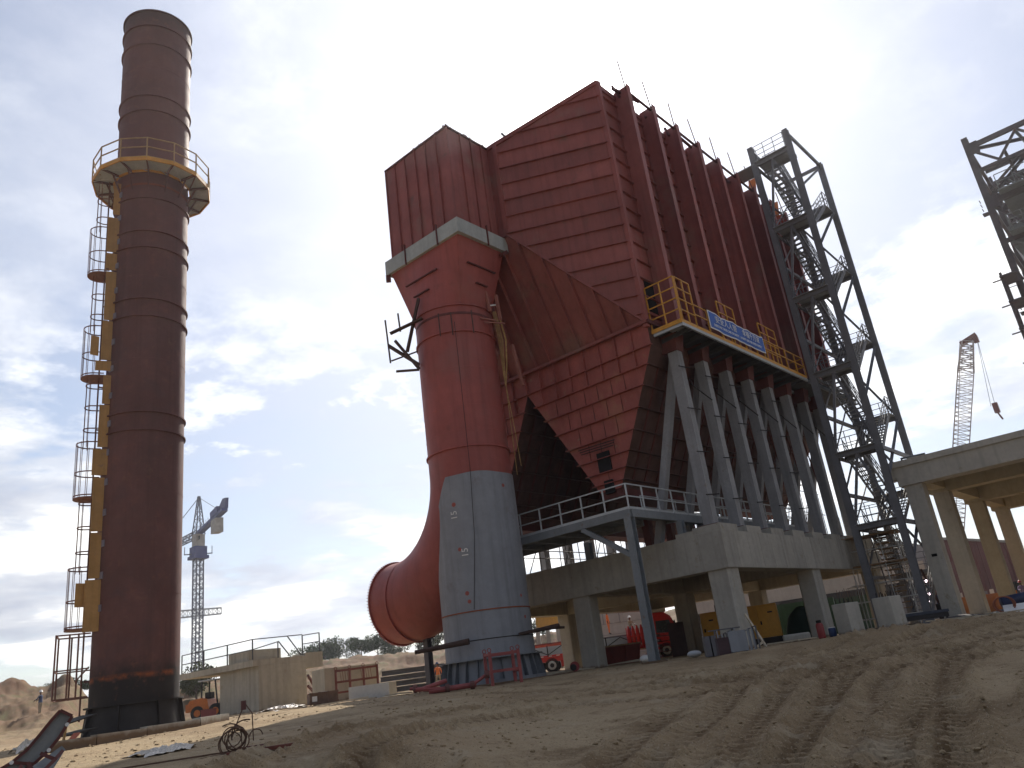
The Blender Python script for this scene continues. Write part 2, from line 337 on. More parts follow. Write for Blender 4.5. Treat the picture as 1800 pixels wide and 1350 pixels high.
def height(x, y, detail=True):
    D = np.hypot(x, y); A = np.degrees(np.arctan2(y, x))
    base = np.interp(D, [0, 8, 11, 14, 17, 20, 25, 30, 34, 40, 80], [-1.45, -1.45, -1.38, -1.25, -1.06, -0.84, -0.52, -0.24, -0.05, 0.0, 0.0])
    # bank on the left: the upper shelf ends in a ragged brink
    wl = sm(38, 52, A)*sm(110, 88, A)
    brink = 15.2 + 0.9*vnoise(A*0.22, A*0, 5) + 0.5*vnoise(A*0.9, D*0, 6) + 0.06*(A-55)
    shelf = np.interp(D, [0, 14, 17, 22, 28, 34, 40], [-0.95, -0.72, -0.55, -0.36, -0.16, -0.02, 0.0])
    low = base - 0.05
    up = sm(brink-1.1, brink+0.25, D)
    base = base*(1-wl) + wl*(low*(1-up)+np.maximum(shelf, base)*up)
    # pad edge berm towards the right
    br = 31.5+1.2*vnoise(A*0.3, D*0, 9); base = base + 0.16*np.exp(-((D-br)/1.6)**2)*sm(34, 20, A)*sm(-30, -5, A)
    base = base - 0.12*np.exp(-((D-(br-2.6))/1.4)**2)*sm(34, 20, A)*sm(-30, -5, A)
    # spoil mounds and hills behind the site
    hn = fbmn(x*0.035, y*0.035, 5, 40)
    def hill(a0, a1, w, d0, d1, h, top=1e9):
        m = sm(a0-w, a0+w, A)*sm(a1+w, a1-w, A); return m*sm(d0, d1, D)*h
    base = base + hill(69, 125, 1.2, 52, 88, 4.1)*(1+0.5*hn) + hill(57, 69, 2.5, 62, 98, 3.2)*(1+0.8*hn)
    base = base + hill(44, 57, 3.0, 75, 128, 5.6)*(1+0.35*hn) + hill(27, 44, 3.5, 84, 130, 5.4)*(1+0.6*hn)
    base = base + sm(130, 420, D)*sm(40, 60, A)*(3.0+6*hn)
    far = sm(45, 70, D)*sm(420, 300, D)
    base = base + far*(0.9*fbmn(x*0.12, y*0.12, 5, 60, 0.6)*(sm(40, 90, D)))*sm(20, 34, A)
    rough = sm(52, 70, D)*sm(150, 120, D)*sm(27, 33, A)
    base = base + rough*(-np.abs(fbmn(x*0.22, y*0.22, 6, 61, 0.6))*0.9 + 0.35*fbmn(x*0.55, y*0.55, 5, 67, 0.62) + 0.12*np.sin((base+0.4*fbmn(x*.1, y*.1, 3, 66))*5.5))
    if detail:
        nf = sm(46, 34, D)
        base = base + nf*(0.045*fbmn(x*0.30, y*0.30, 4, 1) + 0.022*fbmn(x*1.3, y*1.3, 5, 11, 0.58) + 0.016*fbmn(x*9, y*9, 3, 17, 0.6))
        cl = fbmn(x*4.2, y*4.2, 4, 21, 0.6); wet = sm(-0.05, 0.25, fbmn(x*0.25, y*0.25, 3, 77)+0.20*sm(44, 20, A))
        base = base + nf*0.030*np.abs(cl)*(0.15+0.85*wet)
        lo_ = np.zeros(x.shape); hi_ = np.zeros(x.shape)
        for i, T in enumerate(TRACKS):
            d, arc, side = seg_dist(x, y, T)
            for o in (-1.05, 1.05):
                e = np.abs(side-o) + np.maximum(d-2.4, 0)
                e = e + 0.10*vnoise(arc*1.1, arc*0, 30+i)
                deep = 0.6+0.8*sm(-.3, .3, vnoise(arc*0.35, side*0+i, 50+i))
                rut = np.exp(-(e/0.30)**4); lip = np.exp(-((e-0.47)/0.14)**2)
                tread = 0.5+0.5*np.sign(np.sin((arc + 0.55*np.abs(side-o))*2*math.pi/0.36))
                lo_ = np.maximum(lo_, rut*deep*(0.095-0.042*tread)); hi_ = np.maximum(hi_, lip*deep*(0.5+np.abs(cl)*1.8)*0.07)
        base = base + nf*(hi_*np.clip(1-lo_*9, 0, 1)-lo_)
    return base
def wet_tread_shade(x, y):
    D = np.hypot(x, y); A = np.degrees(np.arctan2(y, x)); w = np.zeros(x.shape)
    for i, T in enumerate(TRACKS):
        d, arc, side = seg_dist(x, y, T); k = 0.5+0.7*(fbmn(x*0.8, y*0.8, 3, 70+i)+.35)
        tr = 0.72+0.28*np.sign(np.sin((arc + 0.55*np.abs(side))*2*math.pi/0.36))  # tread stripes: shade of the grooves painted in over the wet mud
        for o in (-1.05, 1.05): w = np.maximum(w, np.exp(-((np.abs(side-o)+np.maximum(d-2.4, 0))/0.40)**2)*np.minimum(1, k*1.35)*tr)
    w = np.maximum(w, sm(0.02, 0.4, fbmn(x*0.3, y*0.3, 5, 81, .6)+.22*sm(40, 18, A)*sm(9, 16, D))*0.38)
    return np.clip(w, 0, 1)*sm(44, 34, D)
def gz(x, y):
    return float(height(np.array([float(x)]), np.array([float(y)]), False)[0])
def build_ground():
    az = np.concatenate([np.arange(-6, 84, 0.105), np.arange(84, 354, 6.0)]); az = np.radians(az)
    r = [0.3, 2, 4, 6, 7.5]
    while r[-1] < 46: r.append(r[-1] + (0.030 + 0.0034*max(0, r[-1]-8)))
    while r[-1] < 150: r.append(r[-1]*1.009)
    while r[-1] < 2600: r.append(r[-1]*1.07)
    r = np.array(r); A, R = np.meshgrid(az, r, indexing='ij'); X = R*np.cos(A); Y = R*np.sin(A)
    Z = height(X, Y); n, k = A.shape
    co = np.stack([X, Y, Z], -1).reshape(-1, 3).astype(np.float32)
    i = np.arange(n)[:, None]; j = np.arange(k-1)[None, :]; i2 = (i+1) % n
    f = np.stack([i*k+j, i*k+j+1, i2*k+j+1, i2*k+j], -1).reshape(-1, 4)
    cen = len(co); co = np.vstack([co, [[0, 0, float(Z[0, 0])]]]).astype(np.float32)
    me = bpy.data.meshes.new('ground'); me.vertices.add(len(co)); me.vertices.foreach_set('co', co.ravel())
    tri = np.stack([np.full(n, cen), np.arange(n)*k, ((np.arange(n)+1) % n)*k], -1)
    lv = np.concatenate([f.ravel(), tri.ravel()]).astype(np.int32)
    me.loops.add(len(lv)); me.loops.foreach_set('vertex_index', lv)
    ls = np.concatenate([np.arange(len(f))*4, len(f)*4+np.arange(len(tri))*3]).astype(np.int32)
    me.polygons.add(len(ls)); me.polygons.foreach_set('loop_start', ls)
    me.update(calc_edges=True); me.validate(); me.shade_smooth()
    w = np.append(wet_tread_shade(X, Y).ravel(), 0).astype(np.float32); at = me.attributes.new('wet', 'FLOAT', 'POINT'); at.data.foreach_set('value', w)  # wet mud of the ruts together with the painted groove shade
    o = link('ground', me); tag(o, kind='structure'); return o
def ground_mat():
    m = bpy.data.materials.new('bare_earth'); m.use_nodes = True; t = m.node_tree; n = t.nodes; l = t.links; n.clear()
    o = n.new('ShaderNodeOutputMaterial'); b = n.new('ShaderNodeBsdfPrincipled'); l.new(b.outputs[0], o.inputs[0]); b.inputs['Specular IOR Level'].default_value = 0.2
    g = n.new('ShaderNodeNewGeometry')
    def noise(sc, det=6, r=0.6, off=(0, 0, 0)):
        mp = n.new('ShaderNodeMapping'); mp.inputs['Location'].default_value = off; l.new(g.outputs['Position'], mp.inputs[0])
        x = n.new('ShaderNodeTexNoise'); x.inputs['Scale'].default_value = sc; x.inputs['Detail'].default_value = det; x.inputs['Roughness'].default_value = r
        l.new(mp.outputs[0], x.inputs[0]); return x.outputs['Fac']
    def rmp(f, a, c): 
        x = n.new('ShaderNodeMapRange'); x.inputs[1].default_value = a; x.inputs[2].default_value = c; l.new(f, x.inputs[0]); return x.outputs[0]
    def mx(f, a, c):
        x = n.new('ShaderNodeMix'); x.data_type = 'RGBA'
        if isinstance(f, float): x.inputs[0].default_value = f
        else: l.new(f, x.inputs[0])
        for i, v in ((6, a), (7, c)):
            if isinstance(v, tuple): x.inputs[i].default_value = (*v, 1)
            else: l.new(v, x.inputs[i])
        return x.outputs[2]
    dry = (0.40, 0.302, 0.182); mid = (0.37, 0.268, 0.158); wet = (0.150, 0.092, 0.046)
    c = mx(rmp(noise(0.22), 0.36, 0.62), mid, dry)
    at = n.new('ShaderNodeAttribute'); at.attribute_name = 'wet'
    c = mx(rmp(noise(0.55, 8, 0.68, (9, 3, 0)), 0.52, 0.70), c, (0.18, 0.118, 0.062))
    c = mx(at.outputs['Fac'], c, wet)
    c = mx(rmp(noise(3.2, 10, 0.75, (2, 8, 0)), 0.52, 0.72), c, (0.26, 0.178, 0.100))
    c = mx(rmp(noise(9.0, 8, 0.75, (6, 1, 0)), 0.56, 0.74), c, (0.20, 0.132, 0.073))
    c = mx(rmp(noise(26, 4, 0.7), 0.58, 0.70), c, (0.46, 0.39, 0.28))
    c = mx(rmp(noise(38, 3, 0.7, (3, 3, 3)), 0.58, 0.66), c, (0.10, 0.068, 0.04))
    c = mx(rmp(noise(0.7, 8, 0.65, (12, 5, 1)), 0.56, 0.78), c, (0.43, 0.35, 0.24))
    # reddish laterite further out, thin dry grass on the distant hill
    sp = n.new('ShaderNodeSeparateXYZ'); l.new(g.outputs['Position'], sp.inputs[0])
    ln = n.new('ShaderNodeVectorMath'); ln.operation = 'LENGTH'; l.new(g.outputs['Position'], ln.inputs[0])
    farf = rmp(ln.outputs['Value'], 48, 75)
    red = mx(rmp(noise(0.09, 8, 0.7), 0.40, 0.60), (0.155, 0.080, 0.048), (0.17, 0.122, 0.070))
    red = mx(rmp(noise(0.35, 8, 0.7, (4, 4, 4)), 0.50, 0.66), red, (0.12, 0.115, 0.05))
    red = mx(rmp(noise(1.3, 8, 0.75, (1, 4, 2)), 0.50, 0.66), red, (0.22, 0.13, 0.075))
    c = mx(farf, c, red)
    l.new(c, b.inputs['Base Color']); b.inputs['Roughness'].default_value = 0.95
    bp0 = n.new('ShaderNodeBump'); bp0.inputs['Strength'].default_value = 0.5; bp0.inputs['Distance'].default_value = 0.06; l.new(noise(2.6, 10, 0.72, (5, 1, 0)), bp0.inputs['Height'])
    bp = n.new('ShaderNodeBump'); bp.inputs['Strength'].default_value = 0.9; bp.inputs['Distance'].default_value = 0.04; l.new(noise(11, 8, 0.75), bp.inputs['Height']); l.new(bp0.outputs[0], bp.inputs['Normal']); l.new(bp.outputs[0], b.inputs['Normal'])
    return m
GM = ground_mat(); G = build_ground(); G.data.materials.append(GM)
# loose clods and stones lying on the bare earth
def clods():
    ico = bmesh.new(); bmesh.ops.create_icosphere(ico, subdivisions=1, radius=1); base = np.array([v.co[:] for v in ico.verts]); fc = np.array([[v.index for v in f.verts] for f in ico.faces]); ico.free()
    rng = np.random.default_rng(3); n = 9000
    D = 9+30*rng.random(n)**1.1; A = np.radians(-2+82*rng.random(n)); x = D*np.cos(A); y = D*np.sin(A)
    keep = fbmn(x*0.5, y*0.5, 4, 90) > -0.12; x, y = x[keep], y[keep]; n = len(x)
    z = height(x, y); s = 0.010+0.045*rng.random(n)**4
    V = base[None]*(0.65+0.7*rng.random((n, len(base), 1)))*s[:, None, None]*np.stack([0.8+0.6*rng.random(n), 0.8+0.6*rng.random(n), 0.5+0.4*rng.random(n)], -1)[:, None]
    V = V + np.stack([x, y, z+s*0.15], -1)[:, None]
    F = fc[None]+(np.arange(n)*len(base))[:, None, None]
    me = bpy.data.meshes.new('clods'); me.from_pydata(V.reshape(-1, 3).tolist(), [], F.reshape(-1, 3).tolist()); me.materials.append(GM)
    tag(link('earth_clods', me), 'loose clods and stones scattered over the bare earth', 'rubble', kind='stuff')
clods()
# ------------------------------------------------------------------ concrete platform under the precipitator
rng0 = random.Random(9)
cp = thing('concrete_platform', 'massive concrete beam platform on square columns carrying the big red casing', 'platform', (41, 24, 0))
BX0, BX1, BY0, BY1, ZB, ZT = 31.92, 52.3, 15.85, 33.2, 3.33, 4.97
for y, w in ((BY0, 0.95), (23.6, 0.8), (BY1-0.95, 0.95)): boxp('beam', cp, (BX0+0.95, y, ZB+0.004), (BX1, y+w, ZT-0.004), CONC)
for x, w in ((BX0, 0.95), (41.5, 0.8), (BX1-0.95, 0.95)): boxp('cross_beam', cp, (x, BY0+(0 if x == BX0 else 0.95), ZB), (x+w, BY1-(0 if x == BX0 else 0.95), ZT), CONC)
boxp('slab', cp, (BX0+0.96, BY0+0.96, 4.35), (BX1-0.96, BY1-0.96, 4.62), CONC)
for x in (BX0+0.12, 41.4, BX1-1.2):
    for y in (BY0+0.1, 23.5, BY1-1.05):
        w = 1.02 if x < 33 else 0.95
        wx = 0.78 if x < 33 and y > 20 else w
        b = MB(); z0 = gz(x, y)-0.4
        c = 0.07; pr = [(x+c,y),(x+wx-c,y),(x+wx,y+c),(x+wx,y+w-c),(x+wx-c,y+w),(x+c,y+w),(x,y+w-c),(x,y+c)]
        b.prism([(px, py, z0) for px, py in pr], (0, 0, ZB-z0+0.002)); b.build('column', CONC, cp)
LEGX = [32.67+2.57*i for i in range(8)]
for k in range(14):                    # shuttering panels cast into the beam faces
    ya = BY0+1.22*k; yb = min(ya+1.205, BY1)
    if ya < BY1: boxp('form_panel', cp, (BX0-.006-.004*rng0.random(), ya+.008, ZB+.03), (BX0, yb, ZT-.03), CONC)
for k in range(17):
    xa = BX0+1.22*k; xb = min(xa+1.205, BX1)
    if xa < BX1: boxp('form_panel', cp, (xa+.008, BY0-.006-.004*rng0.random(), ZB+.03), (xb, BY0, ZT-.03), CONC)
for i, x in enumerate(LEGX):          # pedestals that step up under the legs
    boxp('pedestal', cp, (x-0.72, BY0-0.014, ZT-0.029), (x+(0.75 if i else 0.9), 17.2, 5.26), CONC)
    if i == 0: boxp('pedestal', cp, (x-0.73, 17.2, ZT-0.012), (x+0.5, 18.1, 5.16), CONC)
# ------------------------------------------------------------------ electrostatic precipitator
CX0, CX1, CY0, CY1, CZ0, CZ1 = 31.2, 55.9, 17.0, 32.7, 15.2, 29.55
ep = thing('dust_precipitator', 'huge red oxide steel casing with tapered inlet funnel, deep wall ribs and hoppers', 'precipitator', (CX0, CY0, 0))
boxp('casing', ep, (CX0, CY0, CZ0), (CX1, CY1, CZ1-0.35), RED)
def rib(p, q, w=0.05, h=0.13, up=(0, 0, 1), m=RED, name='rib'): return bar(name, ep, p, q, w, h, m, up)
PX = [32.75+2.62*i for i in range(9)]
RZ = [z for z in np.arange(15.64, 29.3, 1.0)]
for i, x in enumerate(PX):
    tp = 29.62
    rib((x, 16.06, 14.85), (x, 16.06, tp), 0.36, 0.03, (1, 0, 0), name='pilaster_flange') if False else None
    bar('pilaster_web', ep, (x, 16.53, 14.85), (x, 16.53, tp), 0.03, 0.93, RED, (0, 1, 0))
    bar('pilaster_flange', ep, (x, 16.05, 14.85), (x, 16.05, tp), 0.38, 0.035, RED, (0, 1, 0))
    e = random.uniform(-0.25, 0.25); rod('roof_rod', ep, (x, 16.2, tp-0.3), (x+e, 16.3, tp+1.75), 0.07, REDDK)
    if i < 8:
        bar('tie_beam', ep, (x+0.02, 16.25, tp-0.22), (x+2.6, 16.25, tp-0.22), 0.10, 0.12, REDDK)
bays = [(CX0+0.13, PX[0])]+[(a, b) for a, b in zip(PX[:-1], PX[1:])]+[(PX[-1], CX1-0.13)]
for x0, x1 in bays:
    for z in RZ: rib((x0+0.02, CY0-0.07, z), (x1-0.02, CY0-0.07, z), 0.14, 0.03, name='wall_rib')
for x0, x1 in bays:
    for za, zb in ((15.66, 20.6), (20.66, 25.6), (25.66, 29.3)):
        g = MB(); g.grid([[(x0+.03+(x1-x0-.06)*i/4, CY0-.006-rng.uniform(0, .02)*(0 < i < 4), za+(zb-za)*j/8) for j in range(9)] for i in range(5)]); g.build('skin_sheet', RED, ep, True)
# openings left in the wall
for x, z in ((43.6, 21.5), (46.2, 21.3), (31.75, 15.9)): boxp('hatch_opening', ep, (x, CY0-0.03, z), (x+0.85, CY0+0.02, z+(1.15 if x > 40 else 1.7)), DARK)
for x, y in ((CX0, CY0), (CX1, CY0), (CX0, CY1), (CX1, CY1)): bar('corner_post', ep, (x, y, CZ0-0.3), (x, y, CZ1), 0.24, 0.24, RED)
# roof: parapet beams, transverse ridge humps and pipes
for x in [CX0]+PX+[CX1]: bar('roof_beam', ep, (x, CY0, CZ1-0.28), (x, CY1, CZ1-0.28), 0.25, 0.42, RED)
bar('roof_edge', ep, (CX0+0.13, CY0, CZ1-0.32), (CX1-0.13, CY0, CZ1-0.32), 0.18, 0.3, RED)
rng = random.Random(5)
for k in range(14):
    x = rng.uniform(32, 53); z = CZ1+0.02; bar('roof_bracket', ep, (x, 16.6, z-0.5), (x+rng.uniform(-.3, .3), 16.9, z+rng.uniform(0, .45)), 0.12, 0.12, REDDK)
for a, b in (((32.0, 16.6, 29.3), (34.6, 16.5, 29.75)), ((38.1, 16.5, 29.5), (40.2, 16.4, 29.2))): bar('roof_bracket', ep, a, b, 0.12, 0.16, REDDK)
for x, y in ((48.6, 16.3), (53.0, 16.6)): bar('roof_marker', ep, (x, y, 29.2), (x+0.5, y, 30.6), 0.5, 0.1, mat('orange_paint', (0.55, 0.16, 0.03)))
# end wall ribs
for z in RZ: rib((CX1+0.06, CY0, z), (CX1+0.06, CY1, z), 0.14, 0.03, name='end_rib')
# inlet funnel
SX, SY0, SY1, SZ0, SZ1 = 28.25, 22.3, 27.6, 21.62, 27.22
A = [(CX0, CY0, CZ0), (CX0, CY1, CZ0), (CX0, CY1, CZ1), (CX0, CY0, CZ1)]; Bq = [(SX, SY0, SZ0), (SX, SY1, SZ0), (SX, SY1, SZ1), (SX, SY0, SZ1)]
f = MB().add(A+Bq, [(0, 3, 7, 4), (1, 5, 6, 2), (2, 6, 7, 3), (0, 4, 5, 1), (4, 5, 6, 7)]); f.build('inlet_funnel', RED, ep)
A = [Vector(v) for v in A]; Bv = [Vector(v) for v in Bq]
nside = (Bv[0]-A[0]).cross(A[3]-A[0]).normalized();
if nside.y > 0: nside = -nside
def lerp(a, b, t): return a+(b-a)*t
def side_pt(z, s):        # point on the near side face: s=0 casing edge, s=1 left limit at that height
    # horizontal direction along the face
    d = Vector((SX-CX0, SY0-CY0, 0))
    if z > SZ1: t = (CZ1-z)/(CZ1-SZ1)
    elif z < SZ0: t = (z-CZ0)/(SZ0-CZ0)
    else: t = 1.0
    p = Vector((CX0, CY0, z)) + d*t*s; return p
zl = [15.25]+list(np.arange(15.62, 29.3, 1.0))+[29.5]
for za, zb in zip(zl[:-1], zl[1:]):      # skin sheets between the ribs, each a little buckled
    a0, a1, b0, b1 = side_pt(za+.012, .015), side_pt(za+.012, .99), side_pt(zb-.012, .015), side_pt(zb-.012, .99)
    g = MB(); k = 8; g.grid([[a0.lerp(a1, i/k)+nside*(.012), a0.lerp(a1, i/k).lerp(b0.lerp(b1, i/k), .5)+nside*(.012+rng.uniform(0, .028)*(0 < i < k)), b0.lerp(b1, i/k)+nside*.012] for i in range(k+1)])
    g.build('skin_sheet', RED, ep, True)
for z in np.arange(15.62, 29.3, 1.0):
    p, q = side_pt(z, 0.012), side_pt(z, 1.0)
    if (q-p).length > 0.3: rib(p+nside*0.07, q+nside*0.07, 0.14, 0.03, name='funnel_rib')
# bottom face ribs run up the slope
nbot = (A[1]-A[0]).cross(Bv[0]-A[0]).normalized()
if nbot.z > 0: nbot = -nbot
for y in np.arange(17.95, 32.3, 0.98):
    if y < SY0: t = (y-CY0)/(SY0-CY0)
    elif y > SY1: t = (CY1-y)/(CY1-SY1)
    else: t = 1
    p = Vector((CX0, y, CZ0)); q = Vector((CX0+(SX-CX0)*t, y, CZ0+(SZ0-CZ0)*t))
    if (q-p).length > 0.4: rib(p+nbot*0.10, q+nbot*0.10, 0.05, 0.20, nbot, name='underside_rib')
b = MB(); bar('sloped_edge', ep, A[0]+nbot*0.05, Bv[0]+nbot*0.05, 0.1, 0.12, RED); bar('sloped_edge', ep, A[1]+nbot*0.05, Bv[1]+nbot*0.05, 0.1, 0.12, RED)
for a, c in ((Bv[0], Bv[3]), (Bv[3], Bv[2]), (A[3], Bv[3]), (Bv[0], Bv[1])): bar('funnel_flange', ep, a, c, 0.22, 0.22, RED)
bar('bottom_flange', ep, (CX0-0.12, CY0-0.12, CZ0-0.04), (CX0-0.12, CY1, CZ0-0.04), 0.2, 0.16, RED)
bar('bottom_flange', ep, (CX0-0.12, CY0-0.12, CZ0-0.06), (CX1, CY0-0.12, CZ0-0.06), 0.2, 0.2, REDDK)
bar('hanging_pipe', ep, (28.6, 22.0, 28.0), (29.4, 21.0, 26.2), 0.1, 0.1, GREYS)
# hoppers: two long troughs
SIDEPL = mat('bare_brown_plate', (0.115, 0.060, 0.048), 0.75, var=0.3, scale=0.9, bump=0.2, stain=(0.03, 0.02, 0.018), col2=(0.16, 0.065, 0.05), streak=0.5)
ZS, ZH = 14.0, 7.85          # valley level and outlet level
HE = 50.2
for hi, (y0, y1) in enumerate(((CY0, 24.85), (24.85, CY1))):
    yc = (y0+y1)/2-0.12; a, c = yc-0.62, yc+0.62; xf = CX0+0.05; dx = 0.25
    b = MB()
    hv = [(xf, y0, ZS), (xf, y1, ZS), (xf+dx, c, ZH), (xf+dx, a, ZH), (HE+3, y0, ZS), (HE+3, y1, ZS), (HE, c, ZH), (HE, a, ZH)]
    b.add(hv[:4]+[(xf, y0, CZ0), (xf, y1, CZ0)], [(0, 1, 2, 3), (0, 4, 5, 1)])
    hp = b.build('hopper', REDHOP, ep)
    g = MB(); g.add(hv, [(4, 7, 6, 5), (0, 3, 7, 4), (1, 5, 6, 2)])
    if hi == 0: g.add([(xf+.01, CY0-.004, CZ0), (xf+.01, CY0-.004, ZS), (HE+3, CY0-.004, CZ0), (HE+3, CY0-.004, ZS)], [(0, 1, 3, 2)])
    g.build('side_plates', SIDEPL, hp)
    def fx(z): return xf+dx*(ZS-z)/(ZS-ZH)
    def ys(z):
        t = (ZS-z)/(ZS-ZH); return lerp(y0, a, t), lerp(y1, c, t)
    zs = [14.0, 13.15, 12.25, 11.3, 10.35, 9.45, 8.75, 8.2]
    for z in zs:
        l, r = ys(z); ex = 0.10
        bar('rib', hp, (fx(z)-0.09, l-ex, z), (fx(z)-0.09, r+ex, z), 0.17, 0.035, REDHOP)
        # ribs along the long sloping sides
        if z < 13.9:
            bar('side_rib', hp, (xf+0.1, l-0.07, z), (HE+1.5, l-0.07, z), 0.15, 0.04, SIDEPL)
            bar('side_rib', hp, (xf+0.1, r+0.07, z), (HE+1.5, r+0.07, z), 0.15, 0.04, SIDEPL)
    # vertical stiffeners of the upper band
    for y in np.arange(y0+0.95, y1, 0.98): bar('stiffener', hp, (xf-0.07, y, 13.2 if ys(13.2)[0] < y < ys(13.2)[1] else 14.0), (xf-0.07, y, CZ0-0.1), 0.035, 0.14, REDHOP, (1, 0, 0))
    sb = MB()                       # thin plate seams between the ribs
    for za, zb in zip(zs[1:-1], zs[2:]):
        l, r = ys(zb); k = max(1, int((r-l)/0.98))
        for j in range(1, k+1): 
            y = l+(r-l)*j/(k+1)+rng.uniform(-.08, .08); sb.bar((fx((za+zb)/2)-0.012, y, zb), (fx((za+zb)/2)-0.012, y, za), 0.03, 0.022)
    for x in np.arange(xf+1.0, HE, 1.05):
        for za, zb in zip(zs[1:-1], zs[2:]): sb.bar((x, ys(za)[0]-0.02, za), (x, ys(zb)[0]-0.02, zb), 0.09, 0.06)
    tag(sb.build('seams', REDDK, hp), kind='stuff')
    bar('manhole', hp, (fx(9)-0.05, yc+0.02, 8.75), (fx(9.4)-0.05, yc+0.02, 9.75), 0.12, 0.72, DARK, (0, 1, 0))
    bar('lower_opening', hp, (fx(8)-0.05, yc, 7.7), (fx(8)-0.05, yc, 8.35), 0.12, 0.5, DARK, (0, 1, 0))
    b = MB(); b.box((xf+dx+0.1, a, ZH-0.35), (HE, c, ZH)); b.build('ash_outlet', REDDK, hp)
    for z, u in ((10.0, 0.34), (9.88, 0.34), (10.12, 0.3)):
        if hi == 0: l, r = ys(z); rod('sampling_pipe', hp, (fx(z)-0.24, l+0.9, z-0.02), (fx(z)-0.24, r-0.6, z+0.02), 0.05, BLACK)
# legs with raking struts
for i, x in enumerate(LEGX):
    pb = 5.28
    bar('support_leg', ep, (x, 16.6, pb), (x, 16.6, 13.75), 0.52, 0.46, GREYL)
    bar('leg_base_plate', ep, (x, 16.6, pb-0.03), (x, 16.6, pb+0.05), 0.95, 0.85, REDDK)
    b = MB(); b.prism([(x-0.45, 16.15, 14.75), (x+0.45, 16.15, 14.75), (x+0.32, 16.3, 13.75), (x-0.32, 16.3, 13.75)], (0, 0.9, 0)); b.build('leg_head', REDDK, ep)
    bar('raking_strut', ep, (x+0.35, 16.9, 13.6), (x+0.05, 19.6, 4.62), 0.34, 0.34, GREYL, (1, 0, 0))
    for z in (6.6, 8.6, 10.7, 12.8): # lashed scaffold tubes
        rod('lashed_tube', ep, (x-0.6, 16.25-0.02, z), (x+0.62, 16.22, z+0.12), 0.055, BLACK) if i < 5 else None
    bar('middle_leg', ep, (x, 24.6, 4.62), (x, 24.6, 14.3), 0.45, 0.45, REDDK) if i > 2 else None; bar('rear_leg', ep, (x, 32.6, 4.97), (x, 32.6, 14.9), 0.5, 0.5, GREYL)  # middle legs coloured dark to imitate the shade between the hoppers
for i in range(7):
    x0, x1 = LEGX[i], LEGX[i+1]
    rod('cross_tube', ep, (x0+0.3, 17.4, 13.2), (x1-0.1, 17.6, 7.0), 0.08, REDDK); rod('cross_tube', ep, (x0+0.35, 16.3, 12.1), (x1-0.3, 16.3, 11.6), 0.06, BLACK)
# ------------------------------------------------------------------ yellow inspection platform with banner
yp = thing('inspection_platform', 'long yellow edged steel platform with tall guard rails bolted under the casing ribs', 'platform', (31.5, 15.3, 14.7))
PY = 15.3
DKST = mat('dark_grating', (0.06, 0.062, 0.065), 0.7, var=0.2, scale=2)
boxp('deck', yp, (31.5, PY+0.02, 14.60), (46.3, 16.95, 14.68), DKST)
bar('toe_board', yp, (31.45, PY, 14.66), (46.3, PY, 14.66), 0.03, 0.20, YEL); bar('toe_board', yp, (31.46, PY, 14.66), (31.46, 16.95, 14.66), 0.03, 0.20, YEL)
bar('edge_channel', yp, (31.5, PY+0.03, 14.50), (46.3, PY+0.03, 14.50), 0.10, 0.16, GALV)
bar('edge_channel', yp, (31.55, PY+0.05, 14.50), (31.55, 16.9, 14.50), 0.10, 0.16, GALV)
for x in np.arange(32.3, 46.2, 1.27): bar('cantilever_bracket', yp, (x, PY+0.05, 14.48), (x, 16.95, 14.35), 0.1, 0.2, DKST)
for x, y in ((32.0, 15.9), (32.6, 15.7)): boxp('grating_panel', yp, (x-0.28, y-0.3, 14.56), (x+0.22, y+0.35, 14.59), GALV)
def yrail(pts, h, lv, gap, d=0.055): railing(yp, pts, h, YEL, lv, d, gap, name='guard_rail', post='rail_post')
yrail([(31.5, 16.9, 14.7), (31.5, PY, 14.7)], 2.3, (1, .75, .5, .25), 0.8)
yrail([(31.62, PY, 14.7), (33.0, PY, 14.7)], 2.3, (1, .75, .5, .25), 0.7)
yrail([(33.0, PY, 14.7), (46.3, PY, 14.7)], 1.2, (1, .55), 1.3)
yrail([(35.85, PY+0.04, 14.7), (37.7, PY+0.04, 14.7)], 2.2, (1, .72, .5), 0.92)
yrail([(40.7, PY+0.04, 14.7), (42.9, PY+0.04, 14.7)], 2.2, (1, .75, .5, .25), 1.1)
yrail([(46.3, PY, 14.7), (46.3, 16.9, 14.7)], 1.2, (1, .55), 1.3)
boxp('link_deck', yp, (46.4, 15.25, 14.55), (54.5, 17.0-0.05, 14.66), DKST)
bar('link_joist', yp, (46.4, 15.3, 14.44), (54.5, 15.3, 14.44), 0.1, 0.2, GREYS); bar('link_joist', yp, (46.4, 16.8, 14.44), (54.5, 16.8, 14.44), 0.1, 0.2, GREYS)
BLUE = mat('blue_banner_cloth', (0.055, 0.15, 0.52), 0.6, var=0.1, scale=2, bump=0.05)
bn = thing('safety_banner', 'blue safety banner with white lettering tied to the yellow platform rail', 'banner', (34.3, PY-0.08, 14.9))
wv = lambda x: 0.035*math.sin((x-34.3)*3.1)+0.02*math.sin(x*7)
n = 40; X = [34.3+6.3*i/n for i in range(n+1)]
def cloth(z0, z1, x0, x1, off, m, name, th=0.01):
    xs = [x0+(x1-x0)*i/n for i in range(n+1)]
    g = MB(); g.grid([[(x, PY-0.075-off+0.02*math.sin(x*2.3), z+wv(x)*(1 if z > 15.4 else 0.5)) for z in (z0, z1)] for x in xs])
    o = g.build(name, m, bn, fix=False); sm_ = o.modifiers.new('s', 'SOLIDIFY'); sm_.thickness = th; return o
cloth(14.93, 15.92, 34.3, 40.6, 0, WHITE, 'border'); cloth(15.0, 15.85, 34.38, 40.52, 0.012, BLUE, 'panel')
LETW = mat('lettering_white', (0.80, 0.82, 0.85), 0.6, var=0.02, bump=0)
